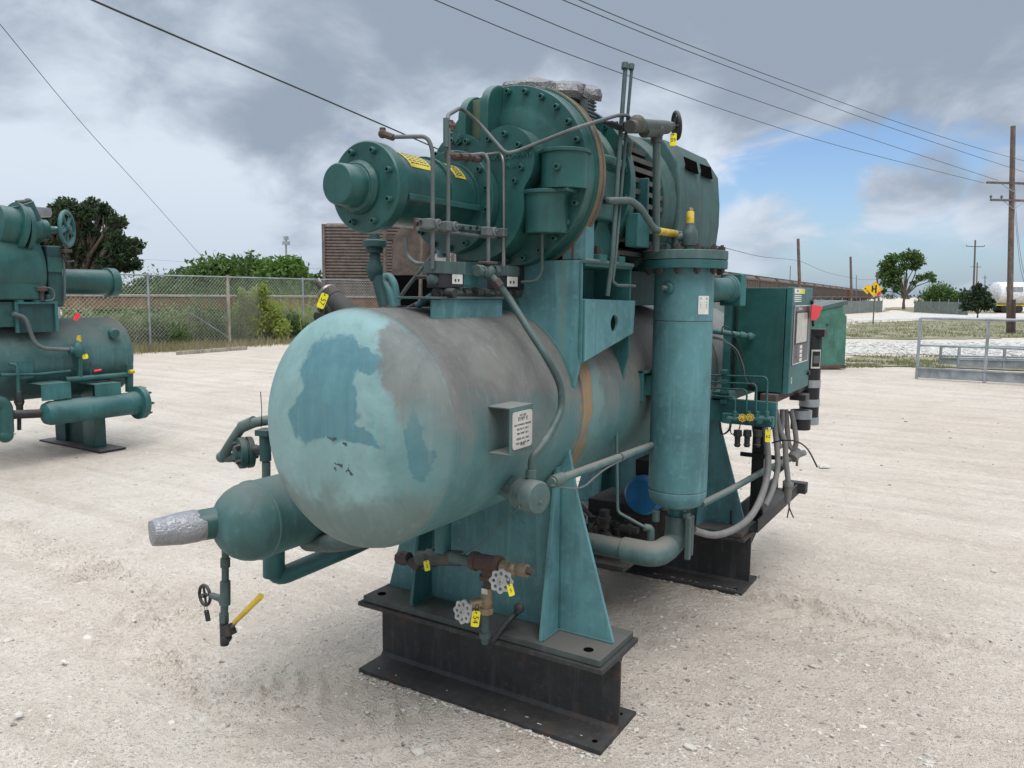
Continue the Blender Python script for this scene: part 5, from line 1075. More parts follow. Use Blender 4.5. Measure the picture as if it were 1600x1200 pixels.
# upper works
MB().box((MX-.35, .2, 1.30), (MX+.40, p2(92, 500, MX+.4).y, p2(90, 471, MX+.4).z)).build('cradle', 'teal', m2, .006)
q0 = p2(22, 472, MX+.42); q1 = p2(92, 518, MX+.42)
cc = MB().box((MX+.401, q0.y, q0.z-.02), (MX+.43, q1.y, q0.z)); cc.box((MX+.401, q1.y-.03, q1.z), (MX+.43, q1.y, q0.z-.02)); cc.box((MX+.401, q0.y, q1.z), (MX+.43, q0.y+.03, q0.z-.02)); cc.build('cradle_frame', 'teal_mid', m2, .003)
MB().box((MX+.37, q0.y+.03, q1.z), (MX+.4015, q1.y-.03, q0.z-.02)).build('cradle_recess', 'teal_dark', m2)
zt2 = q0.z
yb0 = p2(95, 440, MX+.1).y; yb1 = p2(178, 440, MX+.1).y; bz2 = p2(140, 441, MX+.1).z
MB().lathe((MX+.1, 0, bz2), (0, 1, 0), [(yb0-.2, .13), (yb0, .13), (yb1-.09, .135), (yb1-.085, .158), (yb1, .155), (yb1+.005, .12)], 40).build('barrel', 'teal', m2, .003)
MB().lathe((MX, 0, zt2+.30), (0, 1, 0), [(.9, .2), (.92, .46), (p2(72, 400, MX+.4).y-.1, .46), (p2(72, 400, MX+.4).y, .40), (p2(76, 400, MX+.4).y, .2)], 48).build('rotor_housing', 'teal', m2, .006)
MB().box((MX+.2, .8, zt2+.02), (MX+.44, p2(66, 425, MX+.44).y, zt2+.30)).build('side_casting', 'teal', m2, .02)
MB().box((MX+.1, p2(70, 440, MX+.3).y, zt2-.05), (MX+.36, p2(94, 440, MX+.3).y, zt2+.55)).build('bearing_cover', 'teal_dark', m2, .02)
MB().box((MX+.36, p2(74, 404, MX+.38).y, p2(76, 425, MX+.38).z), (MX+.38, p2(97, 404, MX+.38).y, p2(76, 402, MX+.38).z)).build('terminal_box', 'teal', m2, .004)
for u in (28, 56, 74): q = p2(u, 462, MX+.38); MB().lathe((q.x, q.y, zt2), (0, 0, 1), [(0, .05), (.02, .05), (.022, .025), (.07, .025)], 10).build('foot_bolt', 'teal_mid', m2, .002)
MB().lathe(p2(66, 470, MX+.45), (0, 0, 1), [(0, .018), (.09, .02), (.095, .05), (.13, .05), (.135, .02)], 14).build('gauge', 'rust_brown', m2, .002)
# suction stop valve with large handwheel
vq2 = lambda u, v: P(u, v, 'X', MX+.25)
cc = MB().cyl(vq2(-10, 352), vq2(24, 358), .20, n=32); cc.cyl(vq2(18, 356), vq2(27, 358), .25, n=32); cc.cyl(vq2(29, 359), vq2(37, 360), .25, n=32); cc.cyl(vq2(36, 360), vq2(62, 358), .16, .12, n=32); cc.cyl(vq2(60, 359), vq2(72, 359), .10, n=20); cc.build('suction_valve', 'teal', m2, .004)
MB().cyl(vq2(45, 335)-V((0, 0, .1)), vq2(65, 326)+V((0, -.2, .02)), .12, n=24).build('suction_pipe', 'teal_dark', m2)
crumple('duct_tape', vq2(66, 336)-V((.2, 0, 0)), (0, 0, 1), [(0, .17), (.04, .175), (.08, .17), (.09, .1), (.092, .01)], 28, .012, 2, m2)
MB().cyl(vq2(72, 359), vq2(88, 359), .035, n=12).build('valve_stem', 'teal_mid', m2)
handwheel(vq2(96, 358)+V((.1, 0, 0)), V((.72, .6, 0)), .165, .022, 'handwheel', 'teal_mid', m2, n_=5, stem=.16)
cc = MB().cyl(vq2(26, 318), vq2(46, 316), .03); cc.cyl(vq2(44, 312), vq2(44, 332), .022); cc.ball(vq2(44, 316), .04); cc.tube([vq2(-10, 332), vq2(26, 334), vq2(44, 330)], .012); cc.tube([vq2(-10, 326), vq2(30, 327)], .008); cc.build('gauge_piping', 'black_iron', m2)
MB().tube([p2(99, 400, MX+.38), p2(101, 430, MX+.38), p2(101, 470, MX+.38)], .012).build('oil_pipe', 'tube_green', m2)
cc = MB().boxo(p2(104, 392, MX+.4), (.06, .08, .03), (1, 0, 0), (0, 1, 0)); cc.tube([p2(98, 398, MX+.4), p2(104, 409, MX+.4), p2(116, 408, MX+.4)], .010); cc.build('small_valve', 'rust_brown', m2, .002)
MB().tube(smooth_path([p2(66, 448, MX+.45), p2(82, 452, MX+.45), p2(84, 466, MX+.45), p2(70, 470, MX+.45)]), .006, n=6).build('cable', 'tube_grey', m2)
MB().cyl(p2(175, 519, MX+.36), p2(180, 522, MX+.42), .05, n=16).build('nozzle', 'teal_mid', m2, .003)
MB().box((MX+.30, p2(27, 560, MX+.4).y, .80), (MX+.412, p2(50, 560, MX+.4).y, .98)).build('name_bracket', 'teal_mid', m2, .003)
q = p2(133, 557, X2+.03); tag_plate(q, V((0, -.15, 1)), (1, -.3, 0), .055, .05, '', 'small yellow tag on the relief valve of the far left compressor', wire=.02)
q = p2(120, 495, MX+.47); tag_plate(q, V((0, .5, 1)), (1, -.3, 0), .045, .08, '', 'red tag above the tank of the far left compressor', mat='red_cloth', group=None, wire=.02)
# ------------------------------------------------------------------ trees and plants
def crown(b, blobs, n, ls, rnd, flat=.35, hollow=.35):
    tot = sum(r[3]*r[4]*r[5] if len(r) > 4 else r[3]**3 for r in blobs)
    for bl in blobs:
        cx_, cy_, cz_, rx_ = bl[:4]; ry_, rz_ = (bl[4], bl[5]) if len(bl) > 4 else (rx_, rx_*.8)
        vol = rx_*ry_*rz_; k = int(n*vol**.75/sum((q[3]*(q[4] if len(q) > 4 else q[3])*(q[5] if len(q) > 4 else q[3]*.8))**.75 for q in blobs))
        for _ in range(k):
            d_ = V((rnd.gauss(0, 1), rnd.gauss(0, 1), rnd.gauss(0, 1))).normalized(); rr = (hollow+(1-hollow)*rnd.random())
            lump = 1+.28*noise.noise(V((d_.x*2.3+cx_, d_.y*2.3+cy_, d_.z*2.3+cz_)))
            c = V((cx_+d_.x*rx_*rr*lump, cy_+d_.y*ry_*rr*lump, cz_+d_.z*rz_*rr*lump))
            a_, b_, n_ = basis((rnd.gauss(0, 1), rnd.gauss(0, 1), rnd.gauss(0, 1)+flat)); q_ = rnd.random()*6.28; a_, b_ = a_*cos(q_)+b_*sin(q_), b_*cos(q_)-a_*sin(q_); s_ = ls*rnd.uniform(.5, 1.25)
            b.add([c-a_*s_, c+b_*s_*.45+n_*s_*.2, c+a_*s_, c-b_*s_*.45], [(0, 1, 2, 3)])
def limbs(b, base, top, r, rnd, ends, taper=.25):
    base, top = V(base), V(top)
    b.tube([base, base.lerp(top, .5)+V((rnd.uniform(-.1, .1)*r*4, 0, 0)), top], [r, r*.75, r*.55], n=10)
    for e in ends:
        e = V(e); m_ = top.lerp(e, .5)+V((rnd.uniform(-1, 1), rnd.uniform(-1, 1), .6))*((e-top).length*.10)
        b.tube([top-V((0, 0, r*.4)), m_, e], [r*.5, r*.32, r*.12], n=7)
        for _ in range(3):
            t_ = e+V((rnd.uniform(-1, 1), rnd.uniform(-1, 1), rnd.uniform(-.2, 1)))*(e-top).length*.10; b.tube([m_.lerp(e, .6), t_], [r*.2, r*.05], n=5)
def tree(name, label, cat, u, dep, blobs, n, ls, mat, seed, trunk_h, tr, ends=None, group=None, z0=0):
    rnd = random.Random(seed); g = G(u, dep, z0)
    t_ = thing(name, label, cat, tuple(g), group)
    B = []
    for bl in blobs:      # (pixel u, pixel v, radius m, depth offset, [rx, rz])
        uu, vv, r_ = bl[:3]; do = bl[3] if len(bl) > 3 else 0; rz_ = bl[4] if len(bl) > 4 else r_*.8
        c = GP(uu, vv, dep+do); B.append((c.x, c.y, c.z, r_, r_, rz_))
    cb = MB(); crown(cb, B, n, ls, rnd); cb.build('crown', mat, t_, smooth=0)
    tb = MB(); ee = [(q[0], q[1], q[2]) for q in B] if ends is None else ends
    limbs(tb, g, g+V((0, 0, trunk_h)), tr, rnd, ee); tb.build('trunk', 'bark', t_)
    return t_
_r = random.Random(77); OAK = [(110, 395, 1.3), (85, 375, 1.1, .5), (135, 390, 1.0), (60, 390, 1.2), (100, 355, .8), (165, 400, .7)]
for _ in range(74):
    a_ = _r.uniform(-.15, pi+.25); q_ = sqrt(_r.uniform(.25, 1)); OAK.append((103+112*q_*cos(a_), 408-96*q_*sin(a_), _r.uniform(.28, .52), _r.uniform(-1.3, 1.3)))
tree('oak_tree', 'large dark live oak rising behind the left compressor', 'tree', 120, 36, OAK if True else [(90, 340, .9), (60, 350, 1.0, 1), (130, 345, .9, -1), (150, 360, .8), (172, 372, .7), (195, 383, .55, 1), (150, 395, 1.0, .5), (205, 405, .42), (100, 370, 1.3, 1), (60, 385, 1.2), (190, 415, .6, -1), (75, 320, .6), (105, 326, .6), (20, 345, 1.2), (170, 408, .8), (182, 395, .5, -.8), (125, 380, .9, -1), (210, 392, .3), (100, 405, 1.2)], 26000, .12, 'leaf_oak', 3, 1.3, .32)
for k, (u, dep, bl, ls, mat, n, lab) in enumerate((
    (345, 60, [(330, 432, 2.1), (300, 440, 1.3), (355, 425, 1.6), (345, 415, .8)], .24, 'leaf_mid', 2600, 'round green tree beyond the fence, nearest the oak'),
    (385, 62, [(390, 430, 2.0), (375, 418, 1.1), (405, 422, 1.4)], .24, 'leaf_mid', 2400, 'middle bushy tree of the row beyond the fence'),
    (445, 58, [(440, 432, 2.0), (455, 420, 1.3), (425, 430, 1.4), (462, 434, 1.2)], .24, 'leaf_bright', 2800, 'bright green tree beyond the fence, below the radio mast'),
    (490, 66, [(485, 446, 1.3), (500, 440, 1.0), (470, 448, 1.2)], .22, 'leaf_dark', 1300, 'low dark tree beyond the fence beside the brown railcar'),
    (280, 75, [(262, 442, 1.2), (285, 437, 1.5), (245, 446, 1.2), (305, 446, 1.3), (225, 446, 1.0)], .24, 'leaf_dark', 1800, 'low dark thicket beyond the fence right of the oak'))):
    tree('tree', lab, 'tree', u, dep, bl, n, ls, mat, 10+k, .8, .15, group='trees beyond the fence')
ht = MB(); rnd = random.Random(4)
for k in range(70):
    u = -150+k*27; dep = rnd.uniform(150, 230); g = G(u+rnd.uniform(-15, 15), dep, 0)
    if 560 < u < 1230 and rnd.random() < .35: continue
    if 1215 < u < 1450: g = G(u, 520+rnd.uniform(0, 60), 0)
    crown(ht, [(g.x, g.y, rnd.uniform(.8, 1.8), rnd.uniform(4, 7), rnd.uniform(4, 7), rnd.uniform(1.6, 3.6))], 320, .6, rnd)
ht.build('far_woods', 'leaf_dark', None, smooth=0, kind='stuff', label='low dark belt of distant woods along the horizon', category='woods')
t_ = tree('tree', 'tall open-crowned tree with bare limbs beside the far road', 'tree', 1412, 105, [(1383, 415, 1.0), (1395, 405, 1.1), (1380, 430, 1.0), (1390, 423, 1.1), (1411, 402, .9), (1425, 400, 1.2), (1436, 408, .9), (1385, 444, .8), (1397, 438, 1.0), (1401, 452, .7), (1438, 434, .7), (1452, 431, .8), (1427, 442, .5), (1413, 416, .8), (1430, 416, .8), (1380, 455, .5), (1458, 438, .5), (1404, 424, .9)], 4200, .24, 'leaf_mid', 31, 1.8, .22)
tree('bush', 'round mid-green bush right of the open-crowned tree', 'bush', 1468, 90, [(1468, 459, 1.6), (1455, 464, 1.1), (1482, 463, 1.1)], 2600, .18, 'leaf_mid', 32, .4, .1)
tree('bush', 'low bush on the left of the far road gap', 'bush', 1500, 95, [(1502, 466, 1.1), (1495, 470, .9)], 900, .18, 'leaf_dark', 33, .3, .08)
tree('bush', 'dark pointed evergreen shrub left of the big utility pole', 'bush', 1527, 62, [(1528, 472, .9), (1512, 478, .6), (1543, 476, .6), (1528, 458, .6), (1518, 465, .5), (1539, 463, .5), (1529, 446, .28), (1521, 450, .22), (1537, 452, .25), (1508, 470, .3), (1549, 470, .3)], 4200, .14, 'leaf_dark', 34, .4, .08)
tree('tree', 'small dark tree standing beyond the white tank car', 'tree', 1568, 110, [(1567, 449, .9), (1563, 452, .9)], 500, .2, 'leaf_dark', 35, .5, .1)
# weeds
def weeds(name, label, cat, pts, n, hmin, hmax, mat, seed, wd=.012, lean=.25, leaf=.5, kind=None, group=None):
    rnd = random.Random(seed); b = MB()
    for _ in range(n):
        i = rnd.randrange(len(pts)-1); t_ = rnd.random(); g = pts[i].lerp(pts[i+1], t_)+V((rnd.gauss(0, .35), rnd.gauss(0, .35), 0)); h = rnd.uniform(hmin, hmax)*(.6+.6*rnd.random())
        dx_, dy_ = rnd.gauss(0, lean)*h, rnd.gauss(0, lean)*h; top = g+V((dx_, dy_, h)); a_ = rnd.random()*pi; s_ = V((cos(a_), sin(a_), 0))*wd; mid = g.lerp(top, .5)-V((dx_, dy_, 0))*.2
        b.add([g-s_, g+s_, mid+s_*.8, mid-s_*.8, top], [(0, 1, 2, 3), (3, 2, 4)])
        if leaf:
            for _k in range(int(leaf*8)):
                c = g.lerp(top, rnd.uniform(.25, 1)); d_ = V((rnd.gauss(0, 1), rnd.gauss(0, 1), rnd.uniform(0, 1))).normalized()*rnd.uniform(.06, .15); e_ = d_.cross(V((0, 0, 1))).normalized()*.014
                b.add([c, c+d_*.5+e_, c+d_, c+d_*.5-e_], [(0, 1, 2, 3)])
    tg = dict(label=label, category=cat)
    if kind: tg['kind'] = kind
    if group: tg['group'] = group
    return b.build(name, mat, None, smooth=0, **tg)
FA, FB, FC = G(185, 21.8), G(500, 28.0), G(1110, 49)
F0 = G(-260, 17.5)
def shrub(label, blobs, n, ls, mat, seed, dep, u):
    rnd = random.Random(seed); B = []
    for uu, vv, rx_, rz_ in blobs: c = GP(uu, vv, dep+rnd.uniform(-.3, .3)); B.append((c.x, c.y, c.z, rx_, rx_, rz_))
    t_ = thing('shrub', label, 'shrub', tuple(G(u, dep)), 'shrubs along the fence'); m_ = MB(); crown(m_, B, n, ls, rnd, hollow=.15); m_.build('foliage', mat, t_, smooth=0)
    m_ = MB()
    for uu, vv, rx_, rz_ in blobs: g_ = G(u+(uu-u)*.4, dep); m_.tube([g_, GP(uu, vv, dep)], [.02, .008], n=5)
    m_.build('stem', 'bark', t_)
shrub('tall yellow-green shrub against the fence right of its main post', [(385, 480, .35, .5), (405, 470, .35, .55), (372, 500, .4, .5), (425, 490, .4, .5), (398, 510, .5, .5), (440, 512, .35, .4), (378, 460, .18, .25), (412, 452, .15, .25)], 11000, .06, 'leaf_weed', 5, 25.9, 400)
shrub('grey-green shrub in the fence between its main post and the foreground tank', [(455, 505, .45, .5), (475, 520, .5, .45), (440, 525, .4, .35)], 2600, .055, 'leaf_mid', 51, 27.2, 455)
shrub('dark green shrub in the fence left of its main post', [(335, 510, .4, .45), (320, 525, .45, .35), (345, 530, .35, .3)], 2200, .055, 'leaf_mid', 52, 24.8, 330)
shrub('grey-green shrub in the fence just right of the far compressor', [(245, 520, .5, .5), (275, 525, .5, .45), (225, 530, .4, .4)], 2600, .055, 'leaf_mid', 53, 23.2, 250)
weeds('weed_clump', 'bushy green weeds in the fence left of its main post', 'weeds', [G(300, 25), G(345, 26)], 300, .9, 1.7, 'leaf_mid', 6, lean=.2, leaf=1.2)
weeds('weed_clump', 'pale green weeds in the fence beside the foreground tank', 'weeds', [G(430, 27.3), G(475, 28.2)], 360, .8, 1.7, 'leaf_weed', 8, lean=.2, leaf=1.0)
def scrub(label, pts, nb, rx, rz, n, ls, mat, seed, zc):
    rnd = random.Random(seed); B = []
    for _ in range(nb):
        i = rnd.randrange(len(pts)-1); g = pts[i].lerp(pts[i+1], rnd.random()); r_ = rnd.uniform(.6, 1.3); B.append((g.x+rnd.gauss(0, .3), g.y+rnd.gauss(0, .3), zc*r_, rx*r_, rx*r_, rz*r_*rnd.uniform(.7, 1.3)))
    m_ = MB(); crown(m_, B, n, ls, rnd, hollow=.1); m_.build('undergrowth', mat, None, smooth=0, kind='stuff', label=label, category='undergrowth')
scrub('grey-green scrub filling the foot of the fence', [G(60, 22.3), G(165, 23.1), G(300, 25.2), G(480, 29.2), G(640, 34)], 84, .6, .55, 50000, .055, 'leaf_scrub', 61, .42)
scrub('dark brush showing above the rusty flat car', [G(120, 33), G(300, 36), G(520, 41)], 46, 1.3, 1.0, 14000, .11, 'leaf_mid', 62, 1.15)
weeds('undergrowth', 'rank green and grey undergrowth along the foot of the fence', 'undergrowth', [G(170, 22.6), G(300, 24.6), G(480, 28.6), G(700, 36)], 3000, .35, 1.1, 'grass', 7, lean=.3, leaf=.45, kind='stuff')
weeds('undergrowth', 'dark green brush growing just beyond the fence', 'undergrowth', [G(150, 24), G(300, 27), G(500, 32)], 2600, .4, 1.3, 'leaf_bright', 17, lean=.35, leaf=1.4, kind='stuff')
weeds('grass', 'dry grass fringe where the yard meets the fence', 'grass', [G(190, 20.9), G(300, 22.6), G(500, 26.6), G(620, 31)], 5200, .05, .30, 'grass_dry', 9, wd=.010, leaf=0, kind='stuff')
# ------------------------------------------------------------------ chain-link fence
def chain_fence(pts, H, label, post_gap=3.4, step=.115, phase=0.0):
    t_ = thing('chain_link_fence', label, 'fence', tuple(pts[0])); m_ = MB(); w_ = .0045
    for i in range(len(pts)-1):
        a_, b_ = pts[i], pts[i+1]; L = (b_-a_).length; d_ = (b_-a_)/L; nn_ = d_.cross(V((0, 0, 1)))
        k = -H
        while k < L:
            for s_ in (1, -1):
                x0, x1 = k, k+H
                z0_, z1_ = (0, H) if s_ > 0 else (H, 0)
                if x0 < 0: z0_ += s_*(0-x0); x0 = 0
                if x1 > L: z1_ -= s_*(x1-L); x1 = L
                if x1-x0 < .02: continue
                p0 = a_+d_*x0+V((0, 0, z0_+.03))+nn_*.004*s_; p1 = a_+d_*x1+V((0, 0, z1_+.03))+nn_*.004*s_; up_ = V((0, 0, 1))-d_*s_; up_ = up_.normalized()*w_
                m_.add([p0-up_, p0+up_, p0+nn_*w_, p1-up_, p1+up_, p1+nn_*w_], [(0, 1, 4, 3), (1, 2, 5, 4), (2, 0, 3, 5)])
            k += step
    m_.build('chain_link_mesh', 'fence_wire', t_, smooth=0)
    return t_
fn_ = chain_fence([F0, FA, FB, FC], 2.05, 'tall galvanised chain-link fence running behind both compressors')
for a_, b_ in ((F0, FA), (FA, FB), (FB, FC)): MB().tube([a_+V((0, 0, 2.1)), b_+V((0, 0, 2.1))], .022, n=8).build('top_rail', 'galv', fn_)
def post_at(u):
    best = None
    for a_, b_ in ((F0, FA), (FA, FB), (FB, FC)):
        for k in range(101):
            q = a_.lerp(b_, k/100); dd = q-CAM; uu = 800+F*dd.dot(HR)/dd.dot(HF)
            if best is None or abs(uu-u) < best[0]: best = (abs(uu-u), q)
    return best[1]
for u, r in ((-60, .035), (92, .035), (233, .03), (358, .05), (475, .03), (600, .03), (690, .03), (780, .03)):
    q = post_at(u); MB().cyl(q, q+V((0, 0, 2.16)), r, n=12).build('post', 'wood_plank' if r > .04 else 'galv', fn_)
for u0, u1 in ((362, 300), (455, 405)):
    a_ = post_at(u0); b_ = post_at(u1); MB().tube([a_+V((0, 0, .15)), b_+V((0, 0, 1.0))], .02, n=8).build('brace', 'galv', fn_)
pb = MB(); a_ = P(276, 552, 'Z', .04); b_ = P(385, 544, 'Z', .04); pb.boxo((a_+b_)/2, ((b_-a_).length, .09, .06), b_-a_, (0, 0, 1)); pb.build('plank', 'wood_plank', None, .004, label='weathered timber lying along the foot of the fence below its main post', category='timber')
# far fence and grey sheet fence at the right
fe = thing('sheet_fence', 'grey-green windscreened fence beyond the green dumpster', 'fence', tuple(G(1300, 62)))
a_ = G(1110, 49); b_ = G(1378, 88)
d_ = (b_-a_).normalized(); MB().boxo((a_+b_)/2+V((0, 0, .62)), ((b_-a_).length, 1.24, .02), d_, (0, 0, 1)).build('windscreen', 'fence_cloth', fe)
for k in range(15): q = a_.lerp(b_, k/14); MB().cyl(q, q+V((0, 0, 1.5)), .03, n=8).build('post', 'galv', fe)
fe = thing('sheet_fence', 'low grey-green fence in front of the far bushes at right', 'fence', tuple(G(1430, 80)))
a_ = G(1428, 86); b_ = G(1512, 74); d_ = (b_-a_).normalized(); MB().boxo((a_+b_)/2+V((0, 0, .62)), ((b_-a_).length, 1.2, .02), d_, (0, 0, 1)).build('windscreen', 'fence_cloth', fe)
for k in range(7): q = a_.lerp(b_, k/6); MB().cyl(q, q+V((0, 0, 1.5)), .03, n=8).build('post', 'galv', fe)
# ------------------------------------------------------------------ railway vehicles
def TL(t_, off=0):                 # point of the track, t in metres from its near end
    a_ = CAM+HR*-5.5+HF*33.5; d_ = (HR*.512+HF).normalized(); n_ = d_.cross(V((0, 0, 1))); q = a_+d_*t_+n_*off; q.z = 0; return q, d_, n_
def railcar(kind, label, mat, L=15.2, group=None, loc=None, d_=None):
    t_ = thing(kind, label, 'railcar', tuple(loc), group); n_ = d_.cross(V((0, 0, 1))); c = loc
    def at(x, y, z): return c+d_*x+n_*y+V((0, 0, z))
    def bx(b, x0, x1, y0, y1, z0, z1): b.boxo((at((x0+x1)/2, (y0+y1)/2, (z0+z1)/2)), (x1-x0, y1-y0, z1-z0), d_, n_)
    if kind == 'hopper_car':
        b = MB(); w2 = 1.55
        pr = [(.7, 1.1), (L-.7, 1.1), (L-.35, 1.7), (L-.35, 4.1), (.35, 4.1), (.35, 1.7)]
        b.prism([(-w2, 1.7), (-w2, 3.7), (-w2*.75, 4.15), (w2*.75, 4.15), (w2, 3.7), (w2, 1.7), (w2*.7, 1.1), (-w2*.7, 1.1)], lambda p1, p2, s_: at(s_, p1, p2), .9, L-.9); b.build('hopper_body', mat, t_)
        b = MB()
        for k in range(13):
            x = 1.0+(L-2)*k/12
            for s_ in (1, -1): bx(b, x-.06, x+.06, s_*w2, s_*(w2+.09), 1.55, 3.75)
        bx(b, .35, L-.35, w2, w2+.1, 3.62, 3.80); bx(b, .35, L-.35, w2, w2+.1, 1.5, 1.72); bx(b, .35, L-.35, -w2-.1, -w2, 3.62, 3.8); b.build('side_posts', mat, t_, smooth=0)
        b = MB(); 
        for s_ in (.7, -.7): bx(b, .3, L-.3, s_-.22, s_+.22, 4.28, 4.33)
        for k in range(7): bx(b, 1.0+(L-2.5)*k/6, 1.5+(L-2.5)*k/6, -.35, .35, 4.14, 4.36)
        b.build('roof_walk', 'car_brown', t_, smooth=0)
        b = MB()
        for e in (.1, L-.1):
            s_ = 1 if e < 1 else -1
            b.prism([(e, 1.0), (e+s_*.8, 1.0), (e+s_*.8, 4.1), (e+s_*.3, 4.1), (e+s_*.05, 1.25)], lambda p1, p2, q_: at(p1, q_, p2), -.05, .05)
            for q_ in (-1.4, 1.4): bx(b, e-.04, e+.04, q_-.05, q_+.05, .95, 4.2)
            for z in (1.4, 1.9, 2.4, 2.9, 3.4, 3.9): bx(b, e-.02, e+.02, .95, 1.4, z, z+.04)
            bx(b, min(e, e+s_*.9), max(e, e+s_*.9), -1.5, 1.5, .92, 1.08)
        b.build('end_frame', mat, t_, smooth=0)
    else:
        b = MB(); w2 = 1.58
        bx(b, 0, L, -w2, w2, 1.05, 4.45); b.build('car_body', mat, t_, .12)
        b = MB(); 
        for k in range(26):
            z = 1.15+k*.125
            bx(b, -.05, 0.02, -w2+.06, w2-.06, z, z+.07)
            bx(b, .05, L-.05, w2-.01, w2+.05, z, z+.07)
        b.build('corrugation', mat, t_, .01, smooth=0)
        b = MB()
        for y in (-w2+.02, w2-.02): bx(b, -.09, .05, y-.05, y+.05, 1.05, 4.40)
        for k in (0, 8): bx(b, L*k/8-.04, L*k/8+.04, w2, w2+.09, 1.05, 4.4)
        b.build('corner_posts', mat, t_, smooth=0)
    b = MB()
    for x in (1.9, L-1.9):
        bx(b, x-1.1, x+1.1, -1.1, 1.1, .55, .85)

    b.build('bogie_frame', 'black_iron', t_, smooth=0)
    for x in (1.1, 2.7, L-2.7, L-1.1):
        b = MB()
        for y in (-.8, .8): b.cyl(at(x, y-.07, .46), at(x, y+.07, .46), .45, n=20)
        b.cyl(at(x, -.8, .46), at(x, .8, .46), .07, n=8); b.build('wheelset', 'rust_brown', t_)
    return t_
q = G(509, 32.4)+HF*1.6; d_ = HR
railcar('boxcar', 'brown-grey weathered boxcar with horizontally ribbed walls, seen under the compressor barrel', 'car_brown', 7.0, None, q, d_)
q2 = G(652, 28.5); bear = (HR*32+HF*73).normalized()
railcar('hopper_car', 'grey hopper car with stencilled end sheet, in front of the brown boxcar', 'car_dull', 13, None, q2, bear)
e_ = q2+bear*.78; rr_ = bear.cross(V((0, 0, 1)))
es = MB().boxo(e_+V((0, 0, 3.25))-bear*.12-rr_*-.75, (.04, .95, 1.0), bear, rr_); esh = es.build('end_sheet', 'car_grey', None)
esh.parent = [o for o in sc.objects if o.name.startswith('hopper_car')][0]; esh.matrix_parent_inverse = pinv(esh.parent)
vo = MB(); vo.boxo(q2+bear*.45+V((0, 0, 1.75)), (.3, 2.5, 1.1), bear, rr_); vo = vo.build('slope_dark_box', 'painted_dark', None); vo.parent = esh.parent; vo.matrix_parent_inverse = pinv(esh.parent)  # solid black box for the shade under the slope sheet
lc = e_+V((0, 0, 3.45))-bear*.145-rr_*-.80
for k, s_ in enumerate(('SSRX', '40317')): text(s_, .17, frame(lc-V((0, 0, .22*k)), rr_, (0, 0, 1)), 'stencil', 'ink', esh.parent, .002)
note_kids()
tq, td, tnn = TL(16.0)
hc = railcar('hopper_car', 'weathered grey-brown hopper car, nearest of the long train behind the cabinet', 'car_dull', 15.2, 'hopper cars of the long train', tq, td)
hr_ = railcar('hopper_car', 'rust-red hopper car in the long train left of the yellow road sign', 'car_red', 15.2, None, TL(16+16*13)[0], td)
note_kids()
ords = ['second', 'third', 'fourth', 'fifth', 'sixth', 'seventh', 'eighth', 'ninth', 'tenth', 'eleventh', 'twelfth', 'thirteenth', 'x', 'fifteenth', 'sixteenth', 'seventeenth', 'eighteenth', 'nineteenth', 'twentieth', 'twenty-first', 'twenty-second', 'twenty-third']
for k in range(1, 22):
    if k == 13: continue
    dup(hc, TL(16+16*k)[0], 0, label='weathered hopper car, %s along the long train receding to the right' % ords[k-1])
# rusty flat car beyond the fence at left
a_ = G(70, 27.5); b_ = G(600, 33); dd = (b_-a_).normalized(); fl = thing('flat_car', 'rusty orange flat car standing beyond the chain-link fence', 'railcar', tuple(a_))
L = (b_-a_).length; mid = (a_+b_)/2; nn3 = dd.cross(V((0, 0, 1)))
MB().boxo(mid+V((0, 0, 1.22)), (L, 2.8, .42), dd, nn3).build('side_sill', 'car_rust', fl, .01)
MB().boxo(mid+V((0, 0, 1.48)), (L, 2.9, .07), dd, nn3).build('deck', 'wood_plank', fl, .01)
for k in range(9): q = a_.lerp(b_, (k+.5)/9)+nn3*1.42; MB().boxo(q+V((0, 0, 1.24)), (.09, .06, .5), dd, nn3).build('stake_pocket', 'car_rust', fl)
for k in (.1, .22, .60, .72): 
    q = a_.lerp(b_, k); MB().cyl(q+nn3*.9+V((0, 0, .5)), q-nn3*.9+V((0, 0, .5)), .46, n=20).build('wheelset', 'black_iron', fl)
for k in (.16, .66): MB().boxo(a_.lerp(b_, k)+V((0, 0, .75)), (2.4, 2.2, .35), dd, nn3).build('bogie_frame', 'black_iron', fl)
MB().boxo(mid+V((0, 0, .82)), (L*.9, .5, .3), dd, nn3).build('centre_sill', 'black_iron', fl)
# white tank car at right
a_ = G(1546, 88); b_ = G(1760, 88); dd = (b_-a_).normalized(); tk = thing('tank_car', 'white tank car behind the big utility pole at the right edge', 'railcar', tuple(a_)); L = (b_-a_).length
MB().lathe(a_+V((0, 0, 2.15)), dd, [(0, .2), (.15, .9), (.4, 1.25), (L-.4, 1.25), (L, .4)], 32).build('tank', 'car_white', tk)
MB().boxo((a_+b_)/2+V((0, 0, .85)), (L, .14, 1.6), dd, (0, 0, 1)).build('frame', 'yellow_sticker', tk)
for k in (.08, .18, .8, .9): q = a_.lerp(b_, k); nn3 = dd.cross(V((0, 0, 1))); MB().cyl(q+nn3*.8+V((0, 0, .45)), q-nn3*.8+V((0, 0, .45)), .44, n=16).build('wheelset', 'black_iron', tk)
MB().boxo(a_.lerp(b_, .12)+V((0, 0, 2.6))-dd.cross(V((0, 0, 1)))*-1.2, (1.8, .5, .15), dd, (0, 0, 1)).build('placard_board', 'galv', tk)
